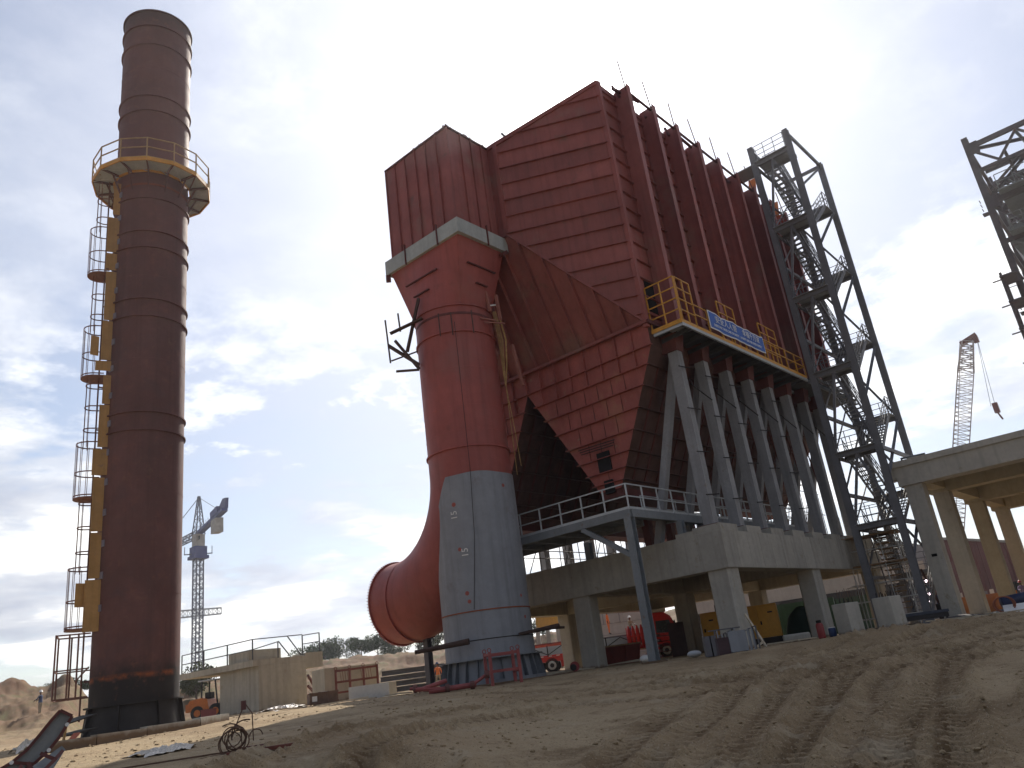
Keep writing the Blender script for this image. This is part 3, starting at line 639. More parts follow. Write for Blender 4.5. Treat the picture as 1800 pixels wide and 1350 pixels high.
def letters(txt, size, x, y, z, m, parent, name, width=None, rot=(math.pi/2, 0, 0)):
    cu = bpy.data.curves.new('lettering', 'FONT'); cu.body = txt; cu.size = size; cu.extrude = 0.004; cu.resolution_u = 3
    tmp = bpy.data.objects.new('tmp', cu); S.collection.objects.link(tmp); bpy.context.view_layer.update()
    me = bpy.data.meshes.new_from_object(tmp.evaluated_get(bpy.context.evaluated_depsgraph_get()))
    bpy.data.objects.remove(tmp); me.materials.clear(); me.materials.append(m)
    if len(me.vertices) == 0: return None
    xs = [v.co.x for v in me.vertices]; s = (width/(max(xs)-min(xs))) if width else 1
    M = Matrix.Translation((x, y, z)) @ Euler(rot).to_matrix().to_4x4() @ Matrix.Diagonal((s, 1, 1, 1)) @ Matrix.Translation((-min(xs), 0, 0))
    return link(name, me, parent, M)
letters('安全人人管', 0.42, 34.95, PY-0.115, 15.42, LETW, bn, 'large_characters', 2.35)
letters('幸福千万家', 0.42, 37.95, PY-0.115, 15.42, LETW, bn, 'large_characters', 2.05)
letters('EVERYONE TAKES CARE OF SAFETY   A HAPPY LIFE FOR EVERY FAMILY', 0.20, 34.7, PY-0.115, 15.13, LETW, bn, 'small_lettering', 5.4)
# ------------------------------------------------------------------ vertical gas duct
VX, VY, VR = 26.6, 25.25, 1.945
vd = thing('gas_duct_tower', 'round red and grey duct tower with elbow, grey collar and ribbed box on top', 'duct', (VX, VY, 0))
c = (VX, VY)
MB().lathe([(VR, 9.34), (VR, 17.35)], c, 64).build('duct_pipe', RED2, vd, True, auto=40)
# tapered transition from circle to rectangle
RX0, RX1, RYa, RYb = 24.95, 28.3, 22.75, 27.85
def rect_pt(t):
    ct, st = math.cos(t), math.sin(t); hx = (RX1-RX0)/2; hy = (RYb-RYa)/2; k = min(hx/max(1e-6, abs(ct)), hy/max(1e-6, abs(st)))
    return (RX0+hx+ct*k, RYa+hy+st*k)
n = 96; rows = []
for i in range(n+1):
    t = 2*math.pi*i/n; r = rect_pt(t); ci = (VX+VR*math.cos(t), VY+VR*math.sin(t)); rows.append([(ci[0], ci[1], 17.35), (r[0], r[1], 20.75)])
MB().grid(rows).build('transition_cone', RED2, vd, True, auto=12)
def hoop(z, r, h, w, m, name, par, cc=c, a0=0, a1=2*math.pi, n=64):
    b = MB(); b.lathe([(r, z-h/2), (r+w, z-h/2), (r+w, z+h/2), (r, z+h/2)], cc, n, a0, a1); return b.build(name, m, par)
for z in (14.1, 12.2, 11.0): hoop(z, VR-.002, .03, .010, RED2, 'weld_seam', vd)
for z in (17.35, 15.95, 10.2): hoop(z, VR-0.01, 0.07, 0.09, RED2, 'stiffening_ring', vd)
hoop(16.9, VR-0.01, 0.12, 0.03, REDDK, 'weld_band', vd)
for pts in (((24.80, 24.3, 19.4), (24.80, 26.6, 19.4)), ((24.71, 24.9, 18.5), (24.71, 26.0, 18.5))):
    p, q = pts; sh = 0
    bar('stiffener', vd, (p[0]+sh*0.9, p[1], p[2]), (q[0]+sh*0.9, q[1], q[2]), 0.12, 0.05, REDDK)
bar('stiffener', vd, (25.6, 22.93, 19.4), (27.6, 22.93, 19.4), 0.12, 0.05, REDDK); bar('stiffener', vd, (26.2, 23.06, 18.5), (27.0, 23.06, 18.5), 0.12, 0.05, REDDK)
# grey collar and ribbed box
b = MB(); 
for (a, d) in (((24.78, 22.55, 20.7), (28.45, 22.8, 21.5)), ((24.78, 27.8, 20.7), (28.45, 28.05, 21.5)), ((24.78, 22.8, 20.7), (25.03, 27.8, 21.5)), ((28.2, 22.8, 20.7), (28.45, 27.8, 21.5))): b.box(a, d)
b.build('collar', mat('pale_grey_collar', (0.40, 0.43, 0.42), 0.7, var=0.1, scale=0.8, streak=0.3), vd)
for y in (24.0, 26.4): bar('collar_strap', vd, (24.75, y, 20.6), (24.75, y, 21.75), 0.09, 0.05, REDDK, (0, 1, 0))
bar('collar_strap', vd, (26.9, 22.52, 20.6), (26.9, 22.52, 21.75), 0.05, 0.09, REDDK, (0, 1, 0))
for p, q in (((24.8, 27.9, 20.3), (24.9, 28.0, 20.7)), ((27.9, 22.6, 20.4), (28.3, 22.6, 20.7))): bar('collar_lug', vd, p, q, 0.25, 0.18, REDDK)
DX0, DX1, DY0, DY1, DZ0, DZ1 = 25.1, 28.22, 22.85, 27.75, 21.0, 27.2
boxp('duct_box', vd, (DX0, DY0, DZ0), (DX1, DY1, DZ1), RED)
for k in range(6):
    ya, yb = DY0+(DY1-DY0)*k/6+.02, DY0+(DY1-DY0)*(k+1)/6-.02; g = MB(); g.grid([[(DX0-.006-rng.uniform(0, .02)*(0 < i < 4), ya+(yb-ya)*i/4, 21.5+5.68*j/6) for j in range(7)] for i in range(5)]); g.build('skin_sheet', RED, vd, True)
for k in range(1, 6): y = DY0+(DY1-DY0)*k/6; bar('box_rib', vd, (DX0-0.05, y, 21.5), (DX0-0.05, y, DZ1+0.06), 0.10, 0.035, RED, (0, 1, 0))
for k in range(1, 4): x = DX0+(DX1-DX0)*k/4+0.15; bar('box_rib', vd, (x, DY0-0.05, 21.5), (x, DY0-0.05, DZ1+0.06), 0.035, 0.10, RED, (0, 1, 0))
for p, q in (((DX0, DY0, DZ0), (DX0, DY0, DZ1)), ((DX0, DY1, DZ0), (DX0, DY1, DZ1)), ((DX1, DY0, DZ0), (DX1, DY0, DZ1))): bar('box_corner', vd, p, q, 0.09, 0.09, RED)
bar('box_top_edge', vd, (DX0-0.04, DY0-0.04, DZ1), (DX0-0.04, DY1, DZ1), 0.12, 0.08, REDDK); bar('box_top_edge', vd, (DX0, DY0-0.04, DZ1), (DX1, DY0-0.04, DZ1), 0.12, 0.08, REDDK)
for k in range(12):
    s = rng.random(); p = (DX0, lerp(DY0, DY1, s), DZ1) if k % 2 else (lerp(DX0, DX1, s), DY0, DZ1); bar('lifting_lug', vd, p, (p[0], p[1], DZ1+0.12+0.1*rng.random()), 0.08, 0.08, REDDK)
# elbow and horizontal stub running away to the left
EZ = 4.2
R_ = 5.15; rows = []
for i in range(25):
    t = math.pi/2*i/24; cy_, cz_ = VY+R_-R_*math.cos(t), EZ+R_-R_*math.sin(t)
    T = Vector((0, math.sin(t), -math.cos(t))); Nn = Vector((0, math.cos(t), math.sin(t)))
    rows.append([tuple(Vector((VX, cy_, cz_))+VR*(math.cos(a)*Vector((1, 0, 0))+math.sin(a)*Nn)) for a in [2*math.pi*j/64 for j in range(65)]])
rows.append([(VX+VR*math.cos(a), 31.0, EZ-VR*math.sin(a)*-1) for a in [2*math.pi*j/64 for j in range(65)]])
# last ring of the bend has Nn=(0,0,1): same parametrisation
MB().grid(rows).build('elbow', RED2, vd, True, auto=40)
def yring(y, r, w, h, m, name):
    P = [[(VX+rr*math.cos(a), yy, EZ+rr*math.sin(a)) for rr, yy in ((r, y-h/2), (r+w, y-h/2), (r+w, y+h/2), (r, y+h/2))] for a in [2*math.pi*j/72 for j in range(73)]]
    return MB().grid(P).build(name, m, vd)
yring(29.75, VR-0.01, 0.07, 0.08, RED2, 'stiffening_ring'); fl = yring(30.95, VR-0.02, 0.10, 0.06, RED2, 'flange')
MB().grid([[(VX+rr*math.cos(a), 31.0, EZ+rr*math.sin(a)) for rr in (VR-0.25, VR)] for a in [2*math.pi*j/64 for j in range(65)]]).build('rim', REDDK, vd)
for j in range(90):
    a = 2*math.pi*j/90; p = Vector((VX+(VR+0.09)*math.cos(a), 30.98, EZ+(VR+0.09)*math.sin(a))); bar('flange_bolt', fl, p, p+Vector((0, 0.07, 0)), 0.035, 0.035, RED2)
# grey cylinder that carries the bend
GR = VR+0.03
top = []
for i in range(97):
    t = 2*math.pi*i/96
    # the cylinder is cut away on the left where the bend comes through
    q = (t-(rad(43.5)+math.pi)+math.pi) % (2*math.pi)-math.pi; q = -q      # angle to the left of the side facing the site
    q = q % (2*math.pi); ztop = 8.95+0.03*math.sin(5*t)
    if rad(36) < q < rad(165): ztop = 2.9+6.05*max(0.0, min(1, 1-(q-rad(36))/rad(50)))**0.5 if q < rad(100) else 2.6
    top.append([(VX+GR*math.cos(t), VY+GR*math.sin(t), z) for z in (0.32, min(2.5, ztop), ztop)])
MB().grid(top).build('support_cylinder', GREYP, vd, True, auto=40)
hoop(2.93, GR, 0.05, 0.025, mat('rust_weld', (0.25, 0.07, 0.03), 0.8), 'weld_band', vd); hoop(1.75, GR, 0.04, 0.012, BLACK, 'weld_band', vd)
MB().lathe([(GR, 0.95), (GR+0.02, 0.95), (GR+0.12, 0.12), (GR+0.35, 0.12), (GR+0.35, 0.0), (0.2, 0.0)], c, 64).build('base_skirt', GREYP, vd)
hoop(0.98, GR, 0.04, 0.30, GREYS, 'base_ring', vd)
for k in range(26):
    t = 2*math.pi*k/26; u = Vector((math.cos(t), math.sin(t), 0)); w = Vector((-u.y, u.x, 0))*0.015; cc = Vector((VX, VY, 0))
    P = [cc+u*(GR+0.01)+Vector((0, 0, 0.96)), cc+u*(GR+0.16)+Vector((0, 0, 0.96)), cc+u*(GR+0.36)+Vector((0, 0, 0.12)), cc+u*(GR+0.05)+Vector((0, 0, 0.12))]
    MB().prism([p-w for p in P], w*2).build('gusset', mat('dark_grey_gusset', (0.13, 0.14, 0.155), 0.6), vd)
boxp('plinth', vd, (VX-2.7, VY-2.7, gz(VX-2, VY-2)-0.5), (VX+2.7, VY+2.7, 0.0), CONC)
for az_, z, s in ((44.9, 7.6, .3), (44.8, 5.6, .25), (44.6, 3.7, .28), (44.5, 3.35, .25), (41.3, 8.3, .25), (41.0, 3.4, .2), (40.9, 2.5, .22)):
    D_ = 36.68; lat = math.tan(rad(az_-43.5))*D_; q = math.asin(max(-1, min(1, lat/GR))); t = rad(43.5)+math.pi-q
    p = Vector((VX+(GR+0.004)*math.cos(t), VY+(GR+0.004)*math.sin(t), z)); w = Vector((-math.sin(t), math.cos(t), 0))
    MB().tube(p-Vector((math.cos(t), math.sin(t), 0))*0.003, p+Vector((math.cos(t), math.sin(t), 0))*0.004, s*0.35, 7).build('primer_dab', RED2, vd)
for z, txt, da in ((7.0, '15', 1.25), (5.3, '15', 0.75)):
    t = rad(43.5)+math.pi-math.asin(math.tan(rad(da))*36.68/GR); p = (VX+(GR+0.012)*math.cos(t), VY+(GR+0.012)*math.sin(t), z)
    letters(txt, 0.42, *p, WHITE, vd, 'chalk_number', None, (math.pi/2, -math.pi/2, t+math.pi/2))
MB().path([(VX-1.45, VY-1.42, 16.4), (VX-1.5, VY-1.43, 9), (VX-1.56, VY-1.3, 6), (VX-1.75, VY-1.0, 3.0)], 0.012, 5).build('hanging_rope', BLACK, vd)
# ------------------------------------------------------------------ chimney
KX, KY, KR, KH = 14.55, 32.93, 1.60, 34.3
ch = thing('steel_chimney', 'tall rust brown cylindrical steel chimney with ring platform, yellow plates and caged ladder', 'chimney', (KX, KY, 0))
kc = (KX, KY)
def rust_mat():
    m = RUST.copy(); m.name = 'chimney_rust'; t = m.node_tree; b = [x for x in t.nodes if x.type == 'BSDF_PRINCIPLED'][0]; l = t.links
    src = b.inputs['Base Color'].links[0].from_socket
    g = t.nodes.new('ShaderNodeNewGeometry'); sp = t.nodes.new('ShaderNodeSeparateXYZ'); l.new(g.outputs['Position'], sp.inputs[0])
    def noise(sc, r=0.65):
        x = t.nodes.new('ShaderNodeTexNoise'); x.inputs['Scale'].default_value = sc; x.inputs['Detail'].default_value = 7; x.inputs['Roughness'].default_value = r; l.new(g.outputs['Position'], x.inputs[0]); return x.outputs[0]
    def ma(op, a, c):
        x = t.nodes.new('ShaderNodeMath'); x.operation = op
        for i, v in enumerate((a, c)):
            if isinstance(v, (int, float)): x.inputs[i].default_value = v
            else: l.new(v, x.inputs[i])
        return x.outputs[0]
    def mr(f, a, c):
        x = t.nodes.new('ShaderNodeMapRange'); x.inputs[1].default_value = a; x.inputs[2].default_value = c; l.new(f, x.inputs[0]); return x.outputs[0]
    def mx(f, a, c):
        x = t.nodes.new('ShaderNodeMix'); x.data_type = 'RGBA'; l.new(f, x.inputs[0])
        for i, v in ((6, a), (7, c)):
            if isinstance(v, tuple): x.inputs[i].default_value = (*v, 1)
            else: l.new(v, x.inputs[i])
        return x.outputs[2]
    zz = ma('ADD', sp.outputs[2], ma('MULTIPLY', ma('SUBTRACT', noise(1.1), 0.5), -1.6))
    c = mx(mr(zz, 2.7, 1.9), src, (0.020, 0.014, 0.013))       # bitumen coat at the foot
    seam = ma('MULTIPLY', mr(ma('ABSOLUTE', ma('SUBTRACT', sp.outputs[2], 1.98), 0), 0.14, 0.0), mr(noise(1.7), 0.42, 0.62))
    c = mx(seam, c, (0.34, 0.085, 0.02))
    up = mx(mr(noise(0.5), 0.35, 0.7), (0.165, 0.055, 0.040), (0.115, 0.040, 0.036))
    c2 = mx(ma('MULTIPLY', mr(sp.outputs[2], 19.0, 24.5), 0.55), c, up)
    c2 = mx(ma('MULTIPLY', mr(ma('ADD', sp.outputs[2], ma('MULTIPLY', noise(1.6), 1.4)), 33.6, 34.6), 0.55), c2, (0.045, 0.030, 0.026))
    c2 = mx(ma('MULTIPLY', mr(noise(2.4, .75), 0.56, 0.68), 0.5), c2, (0.20, 0.075, 0.045))
    l.new(c2, b.inputs['Base Color']); return m
RUSTC = rust_mat()
b = MB().lathe([(KR, 0.0), (KR, KH), (KR-0.03, KH), (KR-0.03, 20)], kc, 96)
b.build('shell', RUSTC, ch, True, auto=40)
for z in (34.2, 33.25, 32.05, 28.85, 27.95, 22.95, 21.2, 20.35, 17.75, 16.9, 12.45, 11.65, 6.7): 
    hoop(z, KR-0.01, 0.06 if z > 7 else 0.02, 0.085 if z > 7 else 0.012, RUSTC, 'stiffening_ring', ch, kc, n=96)
for z in (5.0, 9.1, 14.9, 18.9, 26.3, 30.6): hoop(z, KR-.002, .03, .010, RUSTC, 'weld_seam', ch, kc, n=96)
hoop(23.7, KR, 0.10, 0.02, mat('rust_seam', (0.22, 0.055, 0.03), 0.8), 'weld_seam', ch, kc)
# ring platform, twelve sided
NP = 14; ro = 2.62; ri = 1.72; zp = 24.42; off = rad(8)
P12 = [Vector((KX+ro*math.cos(off+2*math.pi*i/NP), KY+ro*math.sin(off+2*math.pi*i/NP), zp)) for i in range(NP)]
Q12 = [Vector((KX+ri*math.cos(off+2*math.pi*i/NP), KY+ri*math.sin(off+2*math.pi*i/NP), zp)) for i in range(NP)]
DKP = mat('platform_plate', (0.42, 0.44, 0.45), 0.6, var=0.15, scale=2, stain=(0.25, 0.16, 0.08))
for i in range(NP):
    j = (i+1) % NP; MB().prism([P12[i], P12[j], Q12[j], Q12[i]], (0, 0, 0.03)).build('deck_panel', DKP, ch)
    bar('edge_channel', ch, P12[i]+Vector((0, 0, -0.02)), P12[j]+Vector((0, 0, -0.02)), 0.05, 0.20, YEL)
    bar('inner_channel', ch, Q12[i]+Vector((0, 0, -0.05)), Q12[j]+Vector((0, 0, -0.05)), 0.05, 0.12, YEL)
    u = (P12[i]-Vector((KX, KY, zp))).normalized(); 
    bar('bracket', ch, P12[i]-Vector((0, 0, .06)), Vector((KX, KY, zp-.06))+u*KR, 0.06, 0.10, RUST); bar('bracket_strut', ch, Vector((KX, KY, zp-1.0))+u*KR, Vector((KX, KY, zp-.1))+u*2.0, 0.05, 0.07, RUST)
    if i in (4, 11): bar('cross_brace', ch, P12[i]-Vector((0, 0, .1)), Q12[j]-Vector((0, 0, .1)), 0.05, 0.05, RUST)
    bar('cross_brace', ch, P12[i]-Vector((0, 0, .1)), Q12[j]-Vector((0, 0, .1)), 0.03, 0.03, DKP)
railing(ch, P12, 1.12, mat('dusty_ochre_rail', (0.40, 0.24, 0.10), 0.6, var=0.2, scale=3), (1.0, 0.55), 0.045, 9, toe=0.12, name='guard_rail', post='rail_post', closed=True)
# caged ladder on the left flank; local frame: o = outwards, s = towards the viewer
va = math.atan2(KY, KX); o_ = Vector((-math.sin(va), math.cos(va), 0)); s_ = Vector((-math.cos(va), -math.sin(va), 0)); K0 = Vector((KX, KY, 0))
def lp(r, s, z): return K0+o_*r+s_*s+Vector((0, 0, z))
CAGE = mat('cage_brown', (0.20, 0.085, 0.06), 0.65, var=0.2, scale=3, stain=(0.40, 0.22, 0.06))
lad = MB(); lr = 1.86
for s in (-0.05, 0.33): lad.bar(lp(lr, s, 0.6), lp(lr, s, 24.4), 0.05, 0.03)
lad.build('ladder_stiles', CAGE, ch)
for k in range(70): rod('rung', ch, lp(lr, -0.05, 0.8+0.335*k), lp(lr, 0.33, 0.8+0.335*k), 0.03, CAGE)
def arc_hoop(z, r0, r, a, name='cage_hoop', d=0.04):
    # half ring open to the shell: centre at distance r0
    pts = [lp(r0+r*math.cos(t), 0.14+a*math.sin(t), z) for t in [(-math.pi*0.5)+math.pi*i/12 for i in range(13)]]
    pts = [lp(r0-0.35, 0.14-a, z)]+pts+[lp(r0-0.35, 0.14+a, z)]
    g = MB()
    for p, q in zip(pts[:-1], pts[1:]): g.bar(p, q, 0.012, 0.05)
    return g.build(name, CAGE, ch)
stops = [3.9, 9.05, 14.35, 19.35]
for k, zs_ in enumerate(stops+[24.3]):
    z0 = (stops[k-1]+2.5) if k else 4.2
    z1 = zs_
    if k:
        for z in np.arange(z0+0.5, z1-0.1, 1.0): arc_hoop(z, 2.0, 0.34, 0.32)
        for t in (-60, -25, 25, 60): bar('cage_bar', ch, lp(2.0+.33*math.cos(rad(t)), .14+.31*math.sin(rad(t)), z0-0.3), lp(2.0+.33*math.cos(rad(t)), .14+.31*math.sin(rad(t)), z1), 0.03, 0.015, CAGE)
for zs_ in stops:
    pl = [lp(2.0+0.56*math.cos(t), 0.14+0.52*math.sin(t), zs_) for t in [-math.pi*.5+math.pi*i/12 for i in range(13)]]+[lp(1.62, .66, zs_), lp(1.62, -.38, zs_)]
    MB().prism(pl, (0, 0, 0.05)).build('rest_platform', CAGE, ch)
    for z in (zs_+0.12, zs_+1.1, zs_+2.35): arc_hoop(z, 2.0, 0.56, 0.52, 'wide_hoop')
    for t in (-80, -52, -26, 0, 26, 52, 80): bar('cage_bar', ch, lp(2.0+.55*math.cos(rad(t)), .14+.51*math.sin(rad(t)), zs_), lp(2.0+.55*math.cos(rad(t)), .14+.51*math.sin(rad(t)), zs_+2.4), 0.03, 0.015, CAGE)
# square frame below the lowest rest platform
for z in (3.72, 2.45, 1.45):
    for p, q in ((lp(1.6, .75, z), lp(2.75, .75, z)), (lp(2.75, .75, z), lp(2.75, -.5, z)), (lp(2.75, -.5, z), lp(1.6, -.5, z))): bar('frame_rail', ch, p, q, 0.05, 0.05, CAGE)
for r, s in ((2.75, .75), (2.75, -.5), (2.3, .75), (2.0, .75), (2.3, -.5)): bar('frame_post', ch, lp(r, s, 1.42), lp(r, s, 3.75), 0.05, 0.05, CAGE)
bar('frame_brace', ch, lp(1.6, .77, 2.5), lp(2.05, .77, 2.0), 0.05, 0.05, CAGE)
# yellow wind plates in front of the ladder
YD = mat('weathered_yellow_plate', (0.43, 0.235, 0.07), 0.6, var=0.16, scale=1.2, bump=0.08, streak=0.45, stain=(0.24, 0.15, 0.10))
def plate(z0, z1, r0, r1, s=0.80, tilt=0.0):
    P = [lp(r0, s, z0+tilt), lp(r1, s+0.03, z0), lp(r1, s+0.03, z1-tilt), lp(r0, s, z1)]
    o = MB().prism(P, s_*0.02).build('wind_plate', YD, ch)
    bar('plate_flange', ch, lp(r1, s+0.05, z0), lp(r1, s+0.05, z1-tilt), 0.03, 0.07, YD, s_)
for z0, z1, r0, r1, s in ((22.3, 24.0, 1.30, 1.60, .80), (20.3, 22.1, 1.28, 1.78, .82), (19.4, 20.25, 1.36, 1.78, .78), (16.9, 19.3, 1.36, 1.74, .80), (15.0, 16.85, 1.42, 1.76, .80),
                          (14.5, 14.95, 1.4, 1.95, .82), (13.0, 14.3, 1.36, 1.62, .80), (11.1, 12.95, 1.38, 1.7, .8), (9.9, 11.0, 1.25, 1.85, .84), (7.6, 9.8, 1.42, 1.78, .8), (5.75, 7.55, 1.42, 1.76, .82), (3.75, 5.7, 1.36, 1.86, .84)):
    plate(z0, z1, r0-.02, r1+.02, s+.03)
for z in (15.2, 4.7): boxp('meter_box', ch, lp(1.9, .8, z), lp(2.2, .95, z+0.9), YD)
for z in np.arange(4.6, 24, 1.25):
    t = va+math.pi+rad(-58)
    bar('plate_cleat', ch, K0+Vector((math.cos(t)*KR, math.sin(t)*KR, z)), K0+Vector((math.cos(t)*(KR+0.05), math.sin(t)*(KR+0.05), z)), 0.30, 0.26, mat('lilac_grey_cleat', (0.22, 0.20, 0.24), 0.6))
for z in np.arange(4.2, 24, 1.9): bar('plate_bracket', ch, lp(1.25, .75, z), lp(1.85, .86, z+0.05), 0.05, 0.05, RUST)
bar('side_outlet', ch, lp(1.5, .2, 2.0), lp(1.78, .2, 2.0), 0.08, 0.08, RUST)
# foot with ring flange and gussets
hoop(1.02, KR, 0.05, 0.16, BLACK, 'foot_flange', ch, kc); hoop(0.03, KR, 0.06, 0.32, BLACK, 'base_plate', ch, kc)
MB().lathe([(KR+.01, 1.0), (KR+.17, .04)], kc, 64).build('foot_skirt', BLACK, ch, True)
for k in range(8):
    t = 2*math.pi*k/8+rad(4); u = Vector((math.cos(t), math.sin(t), 0)); w = Vector((-u.y, u.x, 0))*0.015
    MB().prism([K0+u*KR+Vector((0, 0, 1.0))-w, K0+u*(KR+.15)+Vector((0, 0, 1.0))-w, K0+u*(KR+.30)+Vector((0, 0, .05))-w, K0+u*KR+Vector((0, 0, .05))-w], w*2).build('gusset', BLACK, ch)
boxp('footing', ch, (KX-2.3, KY-2.3, -0.9), (KX+2.3, KY+2.3, -0.02), CONC)
# ------------------------------------------------------------------ grey walkway
wk = thing('grey_walkway', 'light grey steel walkway with pipe railings on a tall post in front of the hoppers', 'walkway', (28.7, 18.2, 0))
WZ = 6.18
boxp('deck', wk, (28.75, 18.25, WZ-0.05), (31.7, 30.5, WZ), GREYS); boxp('deck', wk, (31.72, 18.25, WZ-0.05), (47.5, 19.4, WZ), GREYS)
bar('edge_beam', wk, (28.7, 18.2, WZ-0.16), (28.7, 30.5, WZ-0.16), 0.16, 0.34, GREYS); bar('edge_beam', wk, (28.78, 18.2, WZ-0.162), (47.5, 18.2, WZ-0.162), 0.16, 0.34, GREYS)
bar('edge_beam', wk, (31.7, 19.5, WZ-0.16), (31.7, 30.5, WZ-0.16), 0.14, 0.3, GREYS)
for y in np.arange(19.6, 30.2, 1.5): bar('joist', wk, (28.78, y, WZ-0.16), (31.62, y, WZ-0.16), 0.12, 0.2, GREYS)
for x in np.arange(33, 47, 1.8): bar('joist', wk, (x, 18.28, WZ-0.16), (x, 19.4, WZ-0.16), 0.1, 0.2, GREYS)
railing(wk, [(28.7, 30.5, WZ), (28.7, 18.2, WZ), (47.5, 18.2, WZ)], 1.12, GALV, (1.0, 0.52), 0.05, 1.25, toe=0.13, name='guard_rail', post='rail_post')
railing(wk, [(31.8, 19.45, WZ), (47.5, 19.45, WZ)], 1.12, GALV, (1.0, 0.52), 0.045, 1.5, toe=0.1, name='guard_rail', post='rail_post')
bar('tall_post', wk, (28.72, 18.3, -0.28), (28.72, 18.3, WZ-0.33), 0.34, 0.36, GREYS, (1, 0, 0), 'hbeam')
boxp('post_footing', wk, (28.35, 17.95, -0.75), (29.15, 18.7, 0.02), CONC)
bar('brace', wk, (28.72, 18.5, WZ-1.9), (28.72, 20.8, WZ-0.35), 0.2, 0.2, GREYS)
for x, y, z in ((32.6, 18.1, ZT), (32.4, 23.3, ZT), (31.0, 27.6, 0)): bar('short_post', wk, (x, y, z), (x, y, WZ-0.32), 0.3, 0.3, GREYS, (1, 0, 0), 'hbeam')
# ------------------------------------------------------------------ stair tower
st = thing('stair_tower', 'tall grey steel stair tower with zigzag flights beside the red casing', 'stair tower', (46.5, 12.5, 0))
TX0, TX1, TY0, TY1, TH = 46.5, 52.4, 12.52, 15.0, 31.25
for x in (TX0, TX1):
    for y in (TY0, TY1): bar('column', st, (x, y, 0), (x, y, TH), 0.36, 0.32, PURP, (1, 0, 0), 'hbeam')
near = [30.0, 24.9, 19.85, 14.8, 9.8, 5.6]; far_ = [27.4, 22.4, 17.35, 12.35, 7.6, 2.9]
for z in near:
    bar('beam', st, (TX0, TY0+.16, z-0.15), (TX0, TY1-.16, z-0.15), 0.18, 0.3, PURP); 
    boxp('landing', st, (TX0-0.25, TY0+0.1, z-0.04), (TX0+1.35, TY1-0.1, z+0.01), TREAD)
    bar('landing_beam', st, (TX0+1.33, TY0+.1, z-0.14), (TX0+1.33, TY1-.1, z-0.14), 0.1, 0.22, PURP)
    railing(st, [(TX0+0.1, TY0+.2, z), (TX0-0.2, TY0+.2, z), (TX0-0.2, TY1-.2, z), (TX0+0.3, TY1-.2, z)], 1.1, PURP, (1.0, 0.68, 0.36), 0.035, 0.6, name='guard_rail', post='rail_post')
for z in far_:
    bar('beam', st, (TX1, TY0+.16, z-0.15), (TX1, TY1-.16, z-0.15), 0.18, 0.3, PURP)
    boxp('landing', st, (TX1-1.25, TY0+0.1, z-0.04), (TX1+0.1, TY1-0.1, z+0.01), TREAD)
    railing(st, [(TX1-1.2, TY0+.12, z), (TX1-0.15, TY0+.12, z)], 1.1, PURP, (1.0, 0.55), 0.035, 0.6, name='guard_rail', post='rail_post')
for z in (TH-0.1,)+tuple(far_[1:]): bar('longitudinal_beam', st, (TX0+.18, TY1, z-0.2), (TX1-.18, TY1, z-0.2), 0.15, 0.2, PURP)
bar('longitudinal_beam', st, (TX0+.18, TY0, TH-0.15), (TX1-.18, TY0, TH-0.15), 0.15, 0.22, PURP); bar('beam', st, (TX1, TY0+.16, TH-.2), (TX1, TY1-.16, TH-.2), 0.15, 0.22, PURP); 
bar('longitudinal_beam', st, (TX0+.18, TY0, 5.4), (TX1-.18, TY0, 5.4), 0.15, 0.22, PURP); bar('longitudinal_beam', st, (TX0+.18, TY0, 9.6), (TX1-.18, TY0, 9.6), 0.15, 0.22, PURP)
def flight(xa, za, xb, zb, y0, y1):
    n_ = max(6, round(abs(zb-za)/0.21))
    for y in (y0, y1): bar('stringer', st, (xa, y, za-0.08), (xb, y, zb-0.08), 0.05, 0.24, PURP)
    for k in range(1, n_): 
        t = k/n_; x = lerp(xa, xb, t); z = lerp(za, zb, t); boxp('tread', st, (x-0.13, y0+.03, z-0.02), (x+0.13, y1-.03, z+0.02), TREAD)
    b = MB()
    for y in (y0, y1):
        for h in (1.0, 0.7, 0.4): b.bar((xa, y, za+h), (xb, y, zb+h), 0.045, 0.045)
        for k in range(0, 6): t = k/5; b.bar((lerp(xa, xb, t), y, lerp(za, zb, t)), (lerp(xa, xb, t), y, lerp(za, zb, t)+1.0), 0.03, 0.03)
    b.build('stair_rail', PURP, st)
XA, XB = TX0+1.35, TX1-1.25
for i in range(6):
    flight(XB, far_[i], XA, near[i], TY0+1.32, TY1-0.2)
    lo = near[i+1] if i < 5 else gz(TX0, TY0)+0.5
    flight(XA, lo, XB, far_[i], TY0+.15, TY0+1.18)
for za, zb in ((30.9, 27.0), (27.2, 22.6), (22.2, 17.6), (17.1, 12.5), (12.1, 7.8), (7.4, 3.2)):
    bar('diagonal_brace', st, (TX1-.1, TY0, za), (TX0+.15, TY0, zb), 0.13, 0.13, PURP, kind='angle')
for i in range(5):
    zt, zb = near[i]-.3, near[i+1]+.1
    bar('diagonal_brace', st, (TX0, TY0+.1, zb), (TX0, (TY0+TY1)/2, zt), 0.13, 0.13, PURP, kind='angle'); bar('diagonal_brace', st, (TX0, TY1-.1, zb), (TX0, (TY0+TY1)/2, zt), 0.13, 0.13, PURP, kind='angle')
    zt, zb = far_[i]-.3, far_[i+1]+.1
    bar('diagonal_brace', st, (TX1, TY0+.1, zb), (TX1, TY1-.1, zt), 0.13, 0.13, PURP, kind='angle')
for z in near: bar('longitudinal_beam', st, (TX0+.18, TY1, z-.2), (TX1-.18, TY1, z-.2), .12, .2, PURP); railing(st, [(TX0+1.35, TY0+1.35, z), (TX0+1.35, TY1-.2, z)], 1.1, PURP, (1.0, .5), .035, .6, name='guard_rail', post='rail_post')
